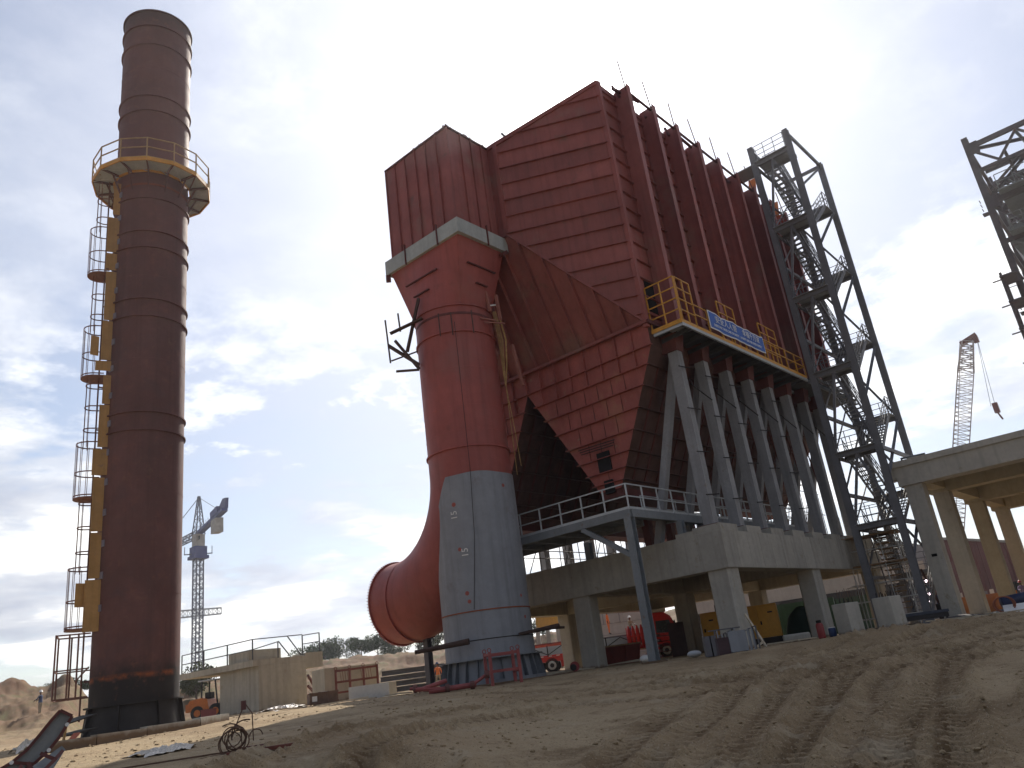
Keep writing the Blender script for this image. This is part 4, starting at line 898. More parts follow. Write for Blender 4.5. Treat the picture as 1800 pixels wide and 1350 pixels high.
for z in far_: bar('landing_beam', st, (TX1-1.25, TY0+.1, z-.14), (TX1-1.25, TY1-.1, z-.14), .1, .22, PURP); railing(st, [(TX1+.05, TY0+.2, z), (TX1+.05, TY1-.2, z)], 1.1, PURP, (1.0, .68, .36), .035, .6, name='guard_rail', post='rail_post')
for i in range(5): bar('diagonal_brace', st, (TX0+.1, TY1, near[i+1]), (TX1-.1, TY1, near[i]-.4), 0.10, 0.10, PURP, kind='angle')
for i in range(5): bar('diagonal_brace', st, (TX0+.1, TY1, far_[i+1]), (TX1-.1, TY1, far_[i]-.4), 0.13, 0.13, PURP, kind='angle')
boxp('link_plate', st, (TX0-0.2, TY1, 29.85), (TX0+1.3, TY1+1.5, 29.92), TREAD)
# ------------------------------------------------------------------ tube scaffolding behind the stair tower
TUBE = mat('scaffold_tube', (0.15, 0.135, 0.13), 0.6, var=0.3, scale=2)
TUBEL = mat('bright_scaffold_tube', (0.55, 0.55, 0.53), 0.45, var=0.2, scale=2, metal=0.3)
def scaffold(label, x0, x1, y0, y1, z0, z1, sx, sz, m, loc, jitter=0.12, d=0.055, diag=True):
    t = thing('tube_scaffold', label, 'scaffold', loc)
    xs = np.arange(x0, x1+.01, sx); zs = np.arange(z0+0.5, z1, sz)
    for y in (y0, y1):
        for x in xs: e = rng.uniform(-jitter, jitter); rod('standard', t, (x+e, y, z0), (x-e, y, z1+rng.uniform(-.5, .8)), d, m)
        for z in zs: e = rng.uniform(-jitter, jitter)*.5; rod('ledger', t, (x0-rng.uniform(.1, .7), y, z+e), (x1+rng.uniform(.1, .7), y, z-e), d, m)
    for x in xs[::2]:
        for z in zs[::2]: rod('transom', t, (x, y0-.3, z), (x, y1+.3, z), d, m)
    if diag:
        for k in range(int((x1-x0)/3)): rod('brace', t, (x0+3*k, y0, z0), (x0+3*k+2.5, y0, min(z1, z0+4)), d, m)
    return t
scaffold('dark tube scaffold standing on the concrete platform behind the raking legs', 49.5, 57.5, 20.5, 22.5, 4.6, 14.0, 1.6, 1.5, TUBE, (53.5, 21.5, 4.6))
scaffold('tube scaffold seen through the gap between hoppers and concrete beam', 34.0, 50.0, 29.0, 31.0, 4.62, 9.5, 2.0, 1.5, TUBE, (42, 30, 4.6), diag=True)
# ------------------------------------------------------------------ concrete portico on the right
po = thing('concrete_portico', 'long concrete deck on a row of square columns at the right edge', 'portico', (48.75, 12.4, 0))
k_ = 0.975; QX, QY = 48.75, 12.40
CONC_BOUNCE = mat('bounce_tinted_concrete', (0.42, 0.37, 0.27), 0.85, var=0.1, scale=0.6, bump=0.2, bscale=12, streak=0.25, mud=0.3)  # warm tint paints light bounced off the ground into the concrete colour
for i, x in enumerate((QX, 54.5, 63.5, 71.9)):
    w = 0.92; boxp('column', po, (x, QY-w, -0.4), (x+w, QY, 7.42), CONC2 if i < 2 else CONC_BOUNCE)
for x in (QX, 54.5, 63.5, 71.9):
    for y in (4.6, -3.2, -11.0): boxp('column', po, (x, y-.92, -0.4), (x+.92, y, 7.42), CONC_BOUNCE)
boxp('front_beam', po, (QX-0.15, -14, 7.43), (QX+1.1, QY+0.25, 8.52), CONC2); 
boxp('deck_slab', po, (QX-0.28, -14.2, 8.524), (76, QY+0.5, 8.86), CONC2)
for x in (54.4, 63.4, 71.8): boxp('cross_beam', po, (x, -14, 7.42), (x+1.1, QY+0.2, 8.52), CONC_BOUNCE)
for y in (QY-0.85, 3.8, -4.0, -11.8): 
    for xa, xb in ((QX+1.1, 54.4), (55.5, 63.4), (64.5, 71.8)): boxp('side_beam', po, (xa, y, 7.6), (xb, y+.8, 8.52), CONC_BOUNCE)
boxp('corbel', po, (QX-0.1, QY+0.25, 7.9), (QX+1.0, QY+0.95, 8.52), CONC2)
rod('pipe_stub', po, (QX+.3, QY-.2, 9.05), (QX+.3, QY-1.5, 9.0), 0.12, GREYS); rod('pipe_stub', po, (QX+.3, QY-.2, 8.86), (QX+.3, QY-.2, 9.1), 0.1, GREYS)
boxp('wall_box', po, (QX-0.02, QY-.60, 3.35), (QX, QY-.32, 3.5), DARK)
boxp('low_wall', po, (47.8, 4.0, -0.5), (48.4, 16.5, 0.10), CONC)
# ------------------------------------------------------------------ boiler frame at the upper right
bf = thing('boiler_frame', 'unfinished dark steel boiler frame with platforms cut by the right edge', 'steel frame', (61.8, 4.6, 0))
FS = mat('frame_steel', (0.105, 0.085, 0.09), 0.65, var=0.25, scale=1, stain=(0.14, 0.05, 0.04)); FG = mat('frame_grey', (0.20, 0.21, 0.21), 0.6, var=0.15, scale=1)
FX = 62.0; ys_ = (4.63, -1.6, -8.0, -14.5)
for x in (FX, 70.0, 78.0):
    for y in ys_: bar('column', bf, (x, y, 0), (x, y, 33.2 if y > 0 else 35.5), 0.42, 0.42, FS, (1, 0, 0), 'hbeam')
for z, w in ((32.4, .35), (30.3, .25), (27.6, .4), (24.4, .3), (20.5, .4), (16.5, .3), (12.5, .3), (8.5, .3)):
    for x in (FX, 70.0): bar('beam', bf, (x, ys_[0], z), (x, ys_[-1], z), 0.25, w, FS)
    for y in ys_: bar('beam', bf, (FX, y, z-0.05), (78, y, z-0.05), 0.22, w*.9, FS)
for ya, yb, za, zb in ((4.6, -1.6, 32.2, 30.4), (4.6, -1.6, 27.8, 32.2), (-1.6, 1.6, 20.7, 32.2), (4.2, -1.6, 24.2, 20.7), (-1.6, -8, 32.2, 27.8), (4.6, -1.6, 16.6, 20.3)):
    bar('brace', bf, (FX, ya, za), (FX, yb, zb), 0.22, 0.2, FG if za < 25 else FS, kind='hbeam')
for x0 in (FX, 66, 70):
    bar('brace', bf, (x0, 4.6, 30.3), (x0+4, -1.6, 32.3), 0.15, 0.15, FS); bar('brace', bf, (x0+4, 4.6, 30.3), (x0, -1.6, 32.3), 0.15, 0.15, FS)
boxp('deck', bf, (FX-1.0, -9, 27.8), (69.5, 3.8, 27.9), FG); boxp('deck', bf, (FX-1.2, -9, 24.5), (69.5, 4.0, 24.62), FG); boxp('deck', bf, (FX, -9, 20.7), (69.5, 4.2, 20.8), FG)
railing(bf, [(FX-1.1, -9, 24.6), (FX-1.1, 3.9, 24.6), (69, 3.9, 24.6)], 1.2, FG, (1, .68, .36), .05, 0.9, name='guard_rail', post='rail_post')
railing(bf, [(FX-.9, -9, 27.9), (FX-.9, 3.7, 27.9)], 1.2, FG, (1, .5), .05, 1.1, name='guard_rail', post='rail_post')
railing(bf, [(FX-.1, -9, 20.8), (FX-.1, 3.9, 20.8)], 1.1, FG, (1, .5), .05, 1.0, name='guard_rail', post='rail_post')
b = MB(); b.add([(63, -6, 27), (63, 2.2, 27), (67, 2.2, 27), (67, -6, 27), (64, -5, 24.7), (64, 1, 24.7), (66, 1, 24.7), (66, -5, 24.7)], [(0, 1, 2, 3), (0, 4, 5, 1), (1, 5, 6, 2), (2, 6, 7, 3), (3, 7, 4, 0)]); b.build('hopper', FG, bf)
boxp('air_duct', bf, (64, -7, 16.4), (68, 0.8, 20.6), FG)
for z in (26.8, 18.9): 
    for k in range(4): bar('ladder_rung', bf, (FX-.5, 5.1, z+k*.35), (FX, 5.1, z+k*.35), .05, .05, FS)
    boxp('step_bracket', bf, (FX-.5, 4.8, z-.1), (FX, 5.2, z), FS)
lt = thing('ladder_tower', 'slim dark steel stair frame hanging below the boiler frame at the right edge', 'steel frame', (60, 5.3, 0))
for x, y in ((60, 5.35), (60, 4.4), (61.6, 5.35), (61.6, 4.2)): bar('column', lt, (x, y, 0), (x, y, 21.6), 0.16, 0.16, FS)
for x_, y_ in ((60.8, 5.35), (60.8, 4.3)): bar('column', lt, (x_, y_, 0), (x_, y_, 20.2), .13, .13, FS)
for z in np.arange(8, 21.3, .95): bar('guard_rail', lt, (59.9, 5.4, z), (61.7, 5.4, z), .04, .04, FS); bar('guard_rail', lt, (59.95, 4.3, z), (59.95, 5.4, z), .04, .04, FS)
for k, z in enumerate((21.3, 19.4, 17.4, 15.3, 13.2, 11.0, 8.8)):
    boxp('landing', lt, (59.7, 4.3, z-.12), (61.8, 5.45, z), FS); bar('outrigger', lt, (60, 5.35, z-.2), (60, 5.95, z-.2), .08, .08, FS)
    for j in range(7): bar('tread', lt, (60.1+.2*j, 4.2, z-1.9+.26*j), (60.1+.2*j, 3.6, z-1.9+.26*j), .2, .04, FS)
    bar('stringer', lt, (60.1, 3.6, z-1.9), (61.5, 3.6, z), .05, .2, FS); bar('stringer', lt, (60.1, 4.2, z-1.9), (61.5, 4.2, z), .05, .2, FS)
for y0_, y1_ in ((4.6, 1.5), (1.5, -1.6), (-1.6, -4.8), (-4.8, -8)):
    for za, zb in ((32.2, 30.5), (27.4, 25.2)): bar('truss_web', bf, (FX, y0_, za), (FX, (y0_+y1_)/2, zb), .16, .16, FS); bar('truss_web', bf, (FX, (y0_+y1_)/2, zb), (FX, y1_, za), .16, .16, FS)
for z in (31.3, 29.0, 26.2, 22.6, 18.6, 14.5, 10.5):
    for x in (FX+2.6, FX+5.3): bar('secondary_beam', bf, (x, 4.3, z), (x, -14, z), .22, .34, FS if z > 28 else FG)
    bar('secondary_beam', bf, (FX+.3, 2.6, z-.2), (70, 2.6, z-.2), .2, .3, FS); bar('secondary_beam', bf, (FX+.3, -.4, z-.2), (70, -.4, z-.2), .2, .3, FS)
b = MB(); b.lathe([(1.6, 21.2), (1.7, 21.5), (1.7, 24.3), (.4, 25.0)], (65.5, 1.2), 24); b.build('tank', FG, bf, True, auto=40)
for k in range(7): bar('pipe_run', bf, (FX+.8, 4.0-.28*k, 29.1+.05*k), (69, 3.2-.5*k, 29.3), .12, .12, FG if k % 2 else FS)
for y in (4.63, -1.6): boxp('gusset_plate', bf, (FX-.24, y-.7, 31.6), (FX-.2, y+.1, 32.6), FS); boxp('gusset_plate', bf, (FX-.24, y-.6, 27.0), (FX-.2, y+.1, 28.0), FS)
MB().add([(FX+.5, 4.2, 24), (FX+.5, -6, 24), (FX+.5, -5, 21), (FX+.5, 3.2, 21), (FX+6, 4.2, 24), (FX+6, -6, 24), (FX+6, -5, 21), (FX+6, 3.2, 21)], [(0,1,2,3),(0,3,7,4),(3,2,6,7)]).build('chute', FG, bf)
for x0_, z0_ in ((FX+1, 16.6), (FX+1, 20.9), (FX+1, 24.7)):
    bar('stair_stringer', bf, (x0_, 3.6, z0_), (x0_+5, 3.6, z0_+3.8), .06, .25, FG); bar('stair_stringer', bf, (x0_, 2.8, z0_), (x0_+5, 2.8, z0_+3.8), .06, .25, FG)
    for k in range(14): boxp('stair_tread', bf, (x0_+.35*k, 2.82, z0_+.27*k), (x0_+.35*k+.25, 3.58, z0_+.27*k+.04), FG)
# ------------------------------------------------------------------ lattice helper, cranes
def lattice(root, name, p, q, w0, w1, n_, m, up=(0, 0, 1), chord=0.12, lace=0.07, tri=False):
    """square lattice between two points, chords and bays of lacing; every bay is a part"""
    p = Vector(p); q = Vector(q); z = (q-p).normalized(); u = Vector(up)
    if abs(z.dot(u)) > .95: u = Vector((1, 0, 0))
    x = u.cross(z).normalized(); y = z.cross(x)
    cs = [(-.5, -.5), (.5, -.5), (.5, .5), (-.5, .5)]
    C_ = lambda t, c: p.lerp(q, t)+(x*c[0]+y*c[1])*lerp(w0, w1, t)
    for c in cs: bar(name+'_chord', root, C_(0, c), C_(1, c), chord, chord, m)
    for i in range(n_):
        b = MB(); t0, t1 = i/n_, (i+1)/n_
        for j in range(4):
            a, c = cs[j], cs[(j+1) % 4]; b.bar(C_(t1, a), C_(t1, c), lace, lace)
            if i % 2: a, c = c, a
            b.bar(C_(t0, a), C_(t1, c), lace, lace)
        b.build(name+'_bay', m, root)
CBL = mat('crane_blue', (0.025, 0.035, 0.20), 0.5, var=0.15, scale=.3); CGR = mat('crane_grey_mast', (0.13, 0.14, 0.19), 0.6, var=.15, scale=.3); CWT = mat('crane_ballast', (0.42, 0.40, 0.36), 0.7)
tc = thing('tower_crane', 'blue and grey tower crane with counterweight behind the chimney', 'tower crane', (*pol(62.6, 160), 0))
cx, cy = pol(62.6, 160); g0 = gz(cx, cy)
lattice(tc, 'mast', (cx, cy, g0), (cx, cy, 28.2), 1.35, 1.35, 30, CGR, chord=.20, lace=.09)
va2 = math.atan2(cy, cx); rt_ = Vector((math.sin(va2), -math.cos(va2), 0)); fw_ = Vector((math.cos(va2), math.sin(va2), 0)); C0 = Vector((cx, cy, 0))
jd = (rt_*0.36 + fw_*(-0.93)).normalized(); Z = Vector((0, 0, 1))
bar('slewing_platform', tc, C0+Z*28.2, C0+Z*29.9, 2.3, 2.3, CBL); bar('slew_flare', tc, C0+Z*27.6, C0+Z*28.2, 2.8, 2.8, CBL)
bar('cabin', tc, C0+Z*29.9, C0+Z*32.2, 1.7, 1.7, CWT); bar('cabin_window', tc, C0+Z*31.1-fw_*.9, C0+Z*31.8-fw_*.9, 1.0, .1, DARK)
lattice(tc, 'apex', C0+Z*32.2, C0+Z*39.6, 1.7, .3, 5, CGR, chord=.16, lace=.08)
bar('counter_jib', tc, C0+Z*32.4, C0+jd*12+Z*34.3, 1.1, .6, CBL); bar('winch_house', tc, C0+jd*7+Z*34.2, C0+jd*10+Z*34.8, 1.3, 1.2, CBL)
MB().prism([C0+jd*8.5+Z*34, C0+jd*12+Z*34.5, C0+jd*12.2+Z*36.4, C0+jd*11+Z*36.5, C0+jd*9.5+Z*35.4], rt_*.6).build('winch_frame', CBL, tc)
MB().prism([C0+jd*7.4+Z*33.2-rt_*.6, C0+jd*9.4+Z*33.4-rt_*.6, C0+jd*9.4+Z*30.8-rt_*.6, C0+jd*7.4+Z*30.8-rt_*.6], rt_*1.4).build('counterweight', CWT, tc)
lattice(tc, 'jib', C0+Z*32.4, C0-jd*34+Z*33.0, 1.1, .9, 22, CGR, chord=.15, lace=.08)
bar('tie_rod', tc, C0+Z*39.4, C0-jd*22+Z*33.6, .10, .10, CGR); bar('tie_rod', tc, C0+Z*39.4, C0+jd*10+Z*34.5, .07, .07, CGR)
for s in (-1, 1): bar('side_gallery', tc, C0+rt_*s*1.2+Z*28.6, C0+rt_*s*2.5+Z*28.6, .4, .14, CGR); bar('gallery_rail', tc, C0+rt_*s*2.4+Z*28.6, C0+rt_*s*2.4+Z*30.0, .10, .10, CGR)
for k in range(7): bar('jib_rail', tc, C0+jd*(1.5+k)+Z*(32.9+.16*k), C0+jd*(1.5+k)+Z*(34.0+.16*k), .05, .05, CGR)
c2 = pol(63.4, 330); cj = thing('distant_crane', 'pale distant tower crane with only its level jib showing past the chimney', 'tower crane', (*c2, 0))
va3 = math.atan2(c2[1], c2[0]); r3 = Vector((math.sin(va3), -math.cos(va3), 0)); C2 = Vector((*c2, 0)); FR = mat('faded_crane_grey', (0.28, 0.30, 0.33), .7)
lattice(cj, 'jib', C2-r3*8+Z*36.6, C2+r3*13+Z*36.6, 2.6, 2.2, 14, FR, chord=.3, lace=.16)
lattice(cj, 'mast', C2-r3*8+Z*0, C2-r3*8+Z*36, 2.4, 2.4, 12, FR, chord=.3, lace=.16)
# crawler crane boom behind the portico
CB = mat('boom_lattice', (0.42, 0.36, 0.34), .6, var=.2, scale=.3); CD = mat('boom_head', (0.20, 0.06, 0.05), .6)
cc_ = thing('crawler_crane', 'slender lattice boom of a crawler crane rising beyond the portico', 'crane', (*pol(13.3, 120), 0))
def pz3(azd, D, z): return Vector((D*math.cos(rad(azd)), D*math.sin(rad(azd)), z))
b0, b1 = pz3(13.6, 122, 2.0), pz3(8.12, 118, 34.2)
lattice(cc_, 'boom', b0, b0.lerp(b1, .88), 1.9, 1.9, 50, CB, up=(-math.sin(rad(11)), math.cos(rad(11)), 0), chord=.10, lace=.05)
lattice(cc_, 'boom_tip', b0.lerp(b1, .88), b1, 1.9, 1.3, 7, CB, up=(-math.sin(rad(11)), math.cos(rad(11)), 0), chord=.16, lace=.09)
bar('boom_head', cc_, b1+Vector((0, .9, -.1)), b1+Vector((0.2, -1.2, .6)), 1.0, .5, CD); bar('boom_sheave', cc_, b1+Vector((0, -1.0, .2)), b1+Vector((0, -1.0, -.5)), .6, .6, CD)
hk = pz3(7.86, 118, .204*118+EYE)
for dx in (0, .5): bar('hoist_rope', cc_, b1+Vector((0, -1.2, .6)), hk+Vector((0, dx, .6)), .05, .05, FR)
bar('hook_block', cc_, hk+Vector((0, 0, .9)), hk+Vector((0, 0, -.4)), .6, .7, CD); bar('hook', cc_, hk+Vector((0, 0, -.4)), hk+Vector((0, -.3, -1.4)), .25, .2, CD)
for da in (0, 1.0): bar('pendant_line', cc_, b1+Vector((0, .8, .5)), pz3(13.2-da*.6, 128, 8.0), .06, .06, CB)
boxp('carbody', cc_, pz3(13.6, 122, 0)-Vector((3, 2.5, 0)), pz3(13.6, 122, 0)+Vector((5, 2.5, 3)), mat('crawler_red', (0.35, 0.05, 0.04), .5))
for s in (-2.6, 2.6): boxp('crawler_track', cc_, pz3(13.6, 122, 0)+Vector((-4, s-.5, 0)), pz3(13.6, 122, 0)+Vector((5, s+.5, 1.1)), BLACK)
# ------------------------------------------------------------------ far buildings on the right
MAR = mat('maroon_cladding', (0.20, 0.075, 0.07), .7, var=.15, scale=.1, streak=.4); GRC = mat('grey_cladding', (0.33, 0.32, 0.30), .7, var=.1, scale=.1)
mh = thing('maroon_hall', 'maroon steel clad hall behind the portico columns', 'building', (*pol(11.5, 100), 0))
a, c = pz3(13.35, 96, 0), pz3(9.3, 100, 0); dd = (c-a); back = Vector((dd.y, -dd.x, 0)).normalized()*-1
back = Vector((18, 3, 0))
MB().prism([a+Z*-.5, c+Z*-.5, c+Z*6.5, a+Z*7.9], back).build('wall', MAR, mh)
for k in range(1, 14): p = a+dd*k/14; bar('cladding_rib', mh, p-Vector((.05, 0, 0)), p+Z*(7.9-1.4*k/14)-Vector((.05, 0, 0)), .12, .1, MAR)
bar('eaves', mh, a+Z*7.95-Vector((.1, 0, 0)), c+Z*6.55-Vector((.1, 0, 0)), .3, .25, GRC)
boxp('doorway', mh, c.lerp(a, .12)+Vector((-.2, 0, -.2)), c.lerp(a, .30)+Vector((0, 0, 2.6)), DARK)
gh = thing('grey_hall', 'low grey clad hall seen between the stair tower columns', 'building', (*pol(16, 108), 0))
a, c = pz3(18.6, 104, 0), pz3(13.5, 108, 0)
MB().prism([a-Z*.5, c-Z*.5, c+Z*7.9, a.lerp(c, .5)+Z*9.5, a+Z*9.3], Vector((20, 3, 0))).build('wall', GRC, gh)
for z in (3.4, 6.6): bar('sheet_joint', gh, a+Z*z-Vector((.05, 0, 0)), c+Z*z*.92-Vector((.05, 0, 0)), .1, .12, GREYS)
for k in (1, 2, 3, 4): p = a.lerp(c, k/5); bar('window_strip', gh, p+Z*4.2-Vector((.06, 0, 0)), p+Z*5.4-Vector((.06, 0, 0)), .08, 1.2, GREYS)
# ------------------------------------------------------------------ ground level things
def gp(azd, D, dz=0): x, y = pol(azd, D); return (x, y, gz(x, y)+dz)
def yaw(azd, off=0): return rad(azd+off)         # local +x looks away from the viewer when off=0
# --- concrete blockhouse with cantilever slab
ca = thing('concrete_blockhouse', 'beige concrete block with cantilever slab and bent black handrail left of the duct tower', 'concrete structure', (25.4, 42, 0))
x0, y0 = 25.35, 41.95
CONC3 = mat('stained_concrete', (0.46, 0.42, 0.34), 0.85, var=0.12, scale=.6, bump=.25, bscale=10, streak=.5, stain=(.33, .27, .18), mud=.3)
boxp('wall', ca, (x0, y0, -.5), (x0+3.1, y0+4.2, 2.45), CONC3)
MB().prism([(x0-.35, y0-.0, 2.455), (x0+3.3, y0-.0, 2.455), (x0+3.3, y0+.3, 2.455), (x0+3.3, y0+8.5, 2.455), (x0-.35, y0+8.5, 2.455)], (0, 0, .34)).build('slab', CONC3, ca)
boxp('slab_bracket', ca, (x0+3.102, y0+.02, 2.1), (x0+4.3, y0+1.4, 2.95), CONC3)
boxp('upstand', ca, (x0+.1, y0+1.2, 2.8), (x0+2.2, y0+3.4, 3.42), CONC3)
BKR = mat('black_pipe_rail', (.045, .04, .045), .5, var=.2)
railing(ca, [(x0-.3, y0+8.3, 2.8), (x0-.3, y0+.1, 2.8)], 1.1, BKR, (1, .5), .05, 2.7, name='guard_rail', post='rail_post')
railing(ca, [(x0+3.0, y0+.15, 2.85), (x0+4.2, y0+.15, 2.95)], 1.1, BKR, (1, .55), .05, 2, name='guard_rail', post='rail_post')
for p, q in (((x0-.3, y0+.1, 3.9), (x0+3.0, y0+.15, 4.0)), ((x0-.3, y0+.1, 3.35), (x0+1.4, y0+.15, 3.7)), ((x0+1.4, y0+.15, 3.7), (x0+2.1, y0+.15, 2.9)), ((x0+2.0, y0+.15, 3.95), (x0+2.9, y0+.15, 2.85)), ((x0+1.35, y0+.15, 3.7), (x0+1.35, y0+.15, 2.8))): bar('bent_rail', ca, p, q, .05, .05, BKR)
for k, t in enumerate((.4, .9, 1.5)): bar('rust_beam', ca, (x0+3.6, y0+.6, .2+t), (x0+5.0, y0+1.5, .0+t*.4), .12, .12, REDDK)
# --- second block, rust frame, white block, crate
cbk = thing('concrete_pier', 'plain beige concrete pier block behind the rusty door frame', 'concrete structure', gp(53.5, 46))
MB().prism([Vector(gp(55.5, 47, -.4)), Vector(gp(54.7, 45.2, -.4)), Vector(gp(51.2, 47.5, -.4)), Vector(gp(51.8, 50, -.4))], (0, 0, 2.15)).build('wall', CONC3, cbk)
def frame_rack(name, label, w, h, m, bays, rows, loc, rz, group=None, double=False):
    t = thing(name, label, 'steel frame', group=group, local=True)
    for dy in ((0, .9) if double else (0,)):
        for k in range(bays+1): bar('upright', t, (-.0+dy, -w/2+w*k/bays, 0), (dy, -w/2+w*k/bays, h), .11, .11, m)
        for r in rows: bar('crossbar', t, (dy+.01, -w/2, h*r), (dy+.01, w/2, h*r), .10, .10, m)
        for k in range(bays+1): 
            b = MB(); 
            for a in range(8): 
                u, v = 2*math.pi*a/8, 2*math.pi*(a+1)/8; b.bar((dy, -w/2+w*k/bays+.07*math.cos(u), h+.08+.08*math.sin(u)), (dy, -w/2+w*k/bays+.07*math.cos(v), h+.08+.08*math.sin(v)), .03, .03)
            b.build('lifting_eye', m, t)
    if double:
        for k in (0, bays): bar('crossbar', t, (0, -w/2+w*k/bays, h*.95), (.9, -w/2+w*k/bays, h*.95), .09, .09, m); bar('crossbar', t, (0, -w/2+w*k/bays, h*.4), (.9, -w/2+w*k/bays, h*.4), .09, .09, m)
    return place(t, loc, rz)
RUSTR = mat('rust_red_frame', (.17, .05, .035), .75, var=.3, scale=3)
REDF = mat('faded_red_rack', (.30, .075, .07), .6, var=.2, scale=3)
fr = frame_rack('rusty_door_frame', 'rusty red steel grid frame leaning before the beige concrete pier', 2.1, 1.55, RUSTR, 3, (.97, .62, .3), gp(52.6, 43.6), yaw(52.6, -8))
for y in (-.5, .55):
    for k in range(5): bar('mesh_wire', fr, (0, y-.25+.12*k, .9), (0, y-.2+.12*k, 1.45), .02, .02, RUSTR)
frame_rack('red_lifting_rack', 'faded red lifting rack standing at the foot of the grey duct cylinder', 1.15, 1.28, REDF, 1, (.93, .45), gp(42.6, 32.6, -.05), yaw(42.6, 14), double=True)
wb = thing('white_block', 'low pale concrete block lying in front of the rusty frame', 'block', local=True)
b = MB(); b.box((-.55, -1.0, -.1), (.55, 1.0, .62)); b.build('block', mat('pale_block', (.55, .56, .54), .8, var=.08, scale=1, bump=.15), wb); place(wb, gp(51.6, 41, .0), yaw(51.6, -20))
cr = thing('timber_crate', 'small weathered timber crate with papers on top', 'crate', local=True)
BROWN = mat('crate_brown', (.15, .095, .07), .8, var=.3, scale=3)
boxp('crate_body', cr, (-.4, -.62, .08), (.4, .62, .52), BROWN)
for y in (-.6, -.2, .2, .58): boxp('batten', cr, (-.44, y-.04, .05), (-.4, y+.04, .58), BROWN)
for z in (.1, .5): boxp('batten', cr, (-.47, -.66, z), (-.44, .66, z+.07), BROWN)
boxp('label_sheet', cr, (-.452, .3, .2), (-.444, .52, .42), WHITE); boxp('paper', cr, (-.2, -.3, .52), (.1, .0, .58), WHITE); place(cr, gp(54.9, 39.5), yaw(54.9, 10))
# --- stacked steel girders with a post and a worker
sg = thing('girder_stack', 'stack of four long dark steel girders lying below the hill', 'girders', local=True)
DST = mat('dark_mill_steel', (.11, .105, .115), .6, var=.2, scale=1)
for k in range(4):
    bar('girder', sg, (.1*k, -2.8+.25*k, .25+.40*k), (.1*k, 2.9-.1*k, .25+.40*k), .5, .34, DST, (0, 0, 1), 'hbeam'); 
    if k < 3: bar('spacer', sg, (.1*k, -2, .44+.40*k), (.1*k, -1.8, .44+.40*k), .6, .05, WOOD)
place(sg, gp(48.6, 62, .1), yaw(48.6, -6))
hp_ = thing('steel_post', 'dark steel post propping up the mouth of the round red duct', 'post', gp(47.8, 41.3)); x, y, z = gp(47.8, 41.3)
x, y = 26.9, 29.6; hp_.location = (x, y, 0); WM[hp_] = Matrix.Translation((x, y, 0)); bar('shaft', hp_, (x, y, -.3), (x, y, 2.35), .30, .30, DST, (1, 0, 0), 'hbeam'); bar('cap', hp_, (x, y, 2.3), (x, y, 2.38), .4, .4, DST)
# --- forklift
OR = mat('orange_machine_paint', (.62, .17, .025), .45, var=.12, scale=2, stain=(.25, .12, .06)); TY = mat('tyre_rubber', (.03, .028, .027), .8, var=.3, scale=6)
fk = thing('orange_forklift', 'small orange forklift with roof guard parked beside the beige blockhouse', 'forklift', local=True)
MB().prism([(-.6, -.95, .55), (-.6, -.95, .95), (-.6, -.8, 1.15), (-.6, -.1, 1.22), (-.6, .25, 1.1), (-.6, .35, .5), (-.6, .2, .35)], (1.2, 0, 0)).build('body', OR, fk)
for y, r in ((-.35, .40), (.75, .42)):
    for xx in (-.62, .42): w = MB(); w.tube((xx, y, r), (xx+.22, y, r), r, 20); wo = w.build('wheel', TY, fk); MB().tube((xx-.01, y, r), (xx+.23, y, r), r*.5, 12).build('rim', OR, wo)
boxp('floor', fk, (-.55, .2, .45), (.55, 1.0, .62), OR)
for y in (-.15, .85):
    for xx in (-.5, .5): bar('roof_post', fk, (xx, y, 1.1 if y < 0 else .6), (xx, y*.8, 2.15), .07, .07, TY)
boxp('roof', fk, (-.58, -.35, 2.13), (.58, .9, 2.2), mat('grey_roof', (.45, .46, .48), .5)); boxp('seat', fk, (-.25, -.05, 1.15), (.25, .3, 1.5), TY)
boxp('mast', fk, (-.35, 1.05, .3), (-.25, 1.15, 2.3), TY); boxp('mast', fk, (.25, 1.05, .3), (.35, 1.15, 2.3), TY)
MB().tube((-.62, -.9, .8), (-.64, -.9, .8), .08, 10).build('headlight', DARK, fk); place(fk, gp(61.95, 54.0), rad(62+155), 1.0)
boxp('counterweight', fk, (-.55, -1.1, .5), (.55, -.9, .95), OR)
pb = thing('red_steel_box', 'small faded red steel box on the ground beside the forklift', 'box', local=True); boxp('box', pb, (-.3, -.4, 0), (.3, .4, .5), REDF); boxp('lid', pb, (-.33, -.43, .5), (.33, .43, .55), REDF); place(pb, gp(61.9, 50.5), rad(62))
# --- coil of reinforcing wire and scraps
co = thing('wire_coil', 'tangled coil of rusty wire rope standing on the bank edge', 'wire coil', local=True)
WR = mat('rusty_wire', (.12, .065, .04), .7, var=.3, scale=8)
def loop(c, r, ax1, ax2, a0, a1, d=.012, m=WR, nm='strand', n=18):
    c, ax1, ax2 = Vector(c), Vector(ax1), Vector(ax2); pts = [c+(ax1*math.cos(t)+ax2*math.sin(t))*r for t in [a0+(a1-a0)*i/n for i in range(n+1)]]
    MB().path(pts, d, 5).build(nm, m, co)
for k in range(7): loop((rng.uniform(-.1, .1), rng.uniform(-.05, .15), .2+.02*k), rng.uniform(.17, .24), (rng.uniform(-.4, .4), 1, rng.uniform(-.2, .2)), (0, rng.uniform(-.3, .3), 1), 0, 2*math.pi)
loop((0, .12, .28), .28, (0, 1, .1), (.1, 0, 1), 1.0, 4.4, .014); loop((0, -.2, .3), .3, (.1, .15, 1), (0, 1, 0), -.3, 1.7, .014); loop((0, -.35, .28), .12, (0, 1, 0), (0, 0, 1), 0, 3.1)
MB().path([(0, .1, .3), (.02, -.02, .62), (0, -.1, .8), (0, -.16, .88)], .012, 5).build('strand', WR, co); MB().path([(0, -.16, .88), (0, -.28, .7), (0, -.3, .2)], .012, 5).build('strand', WR, co)
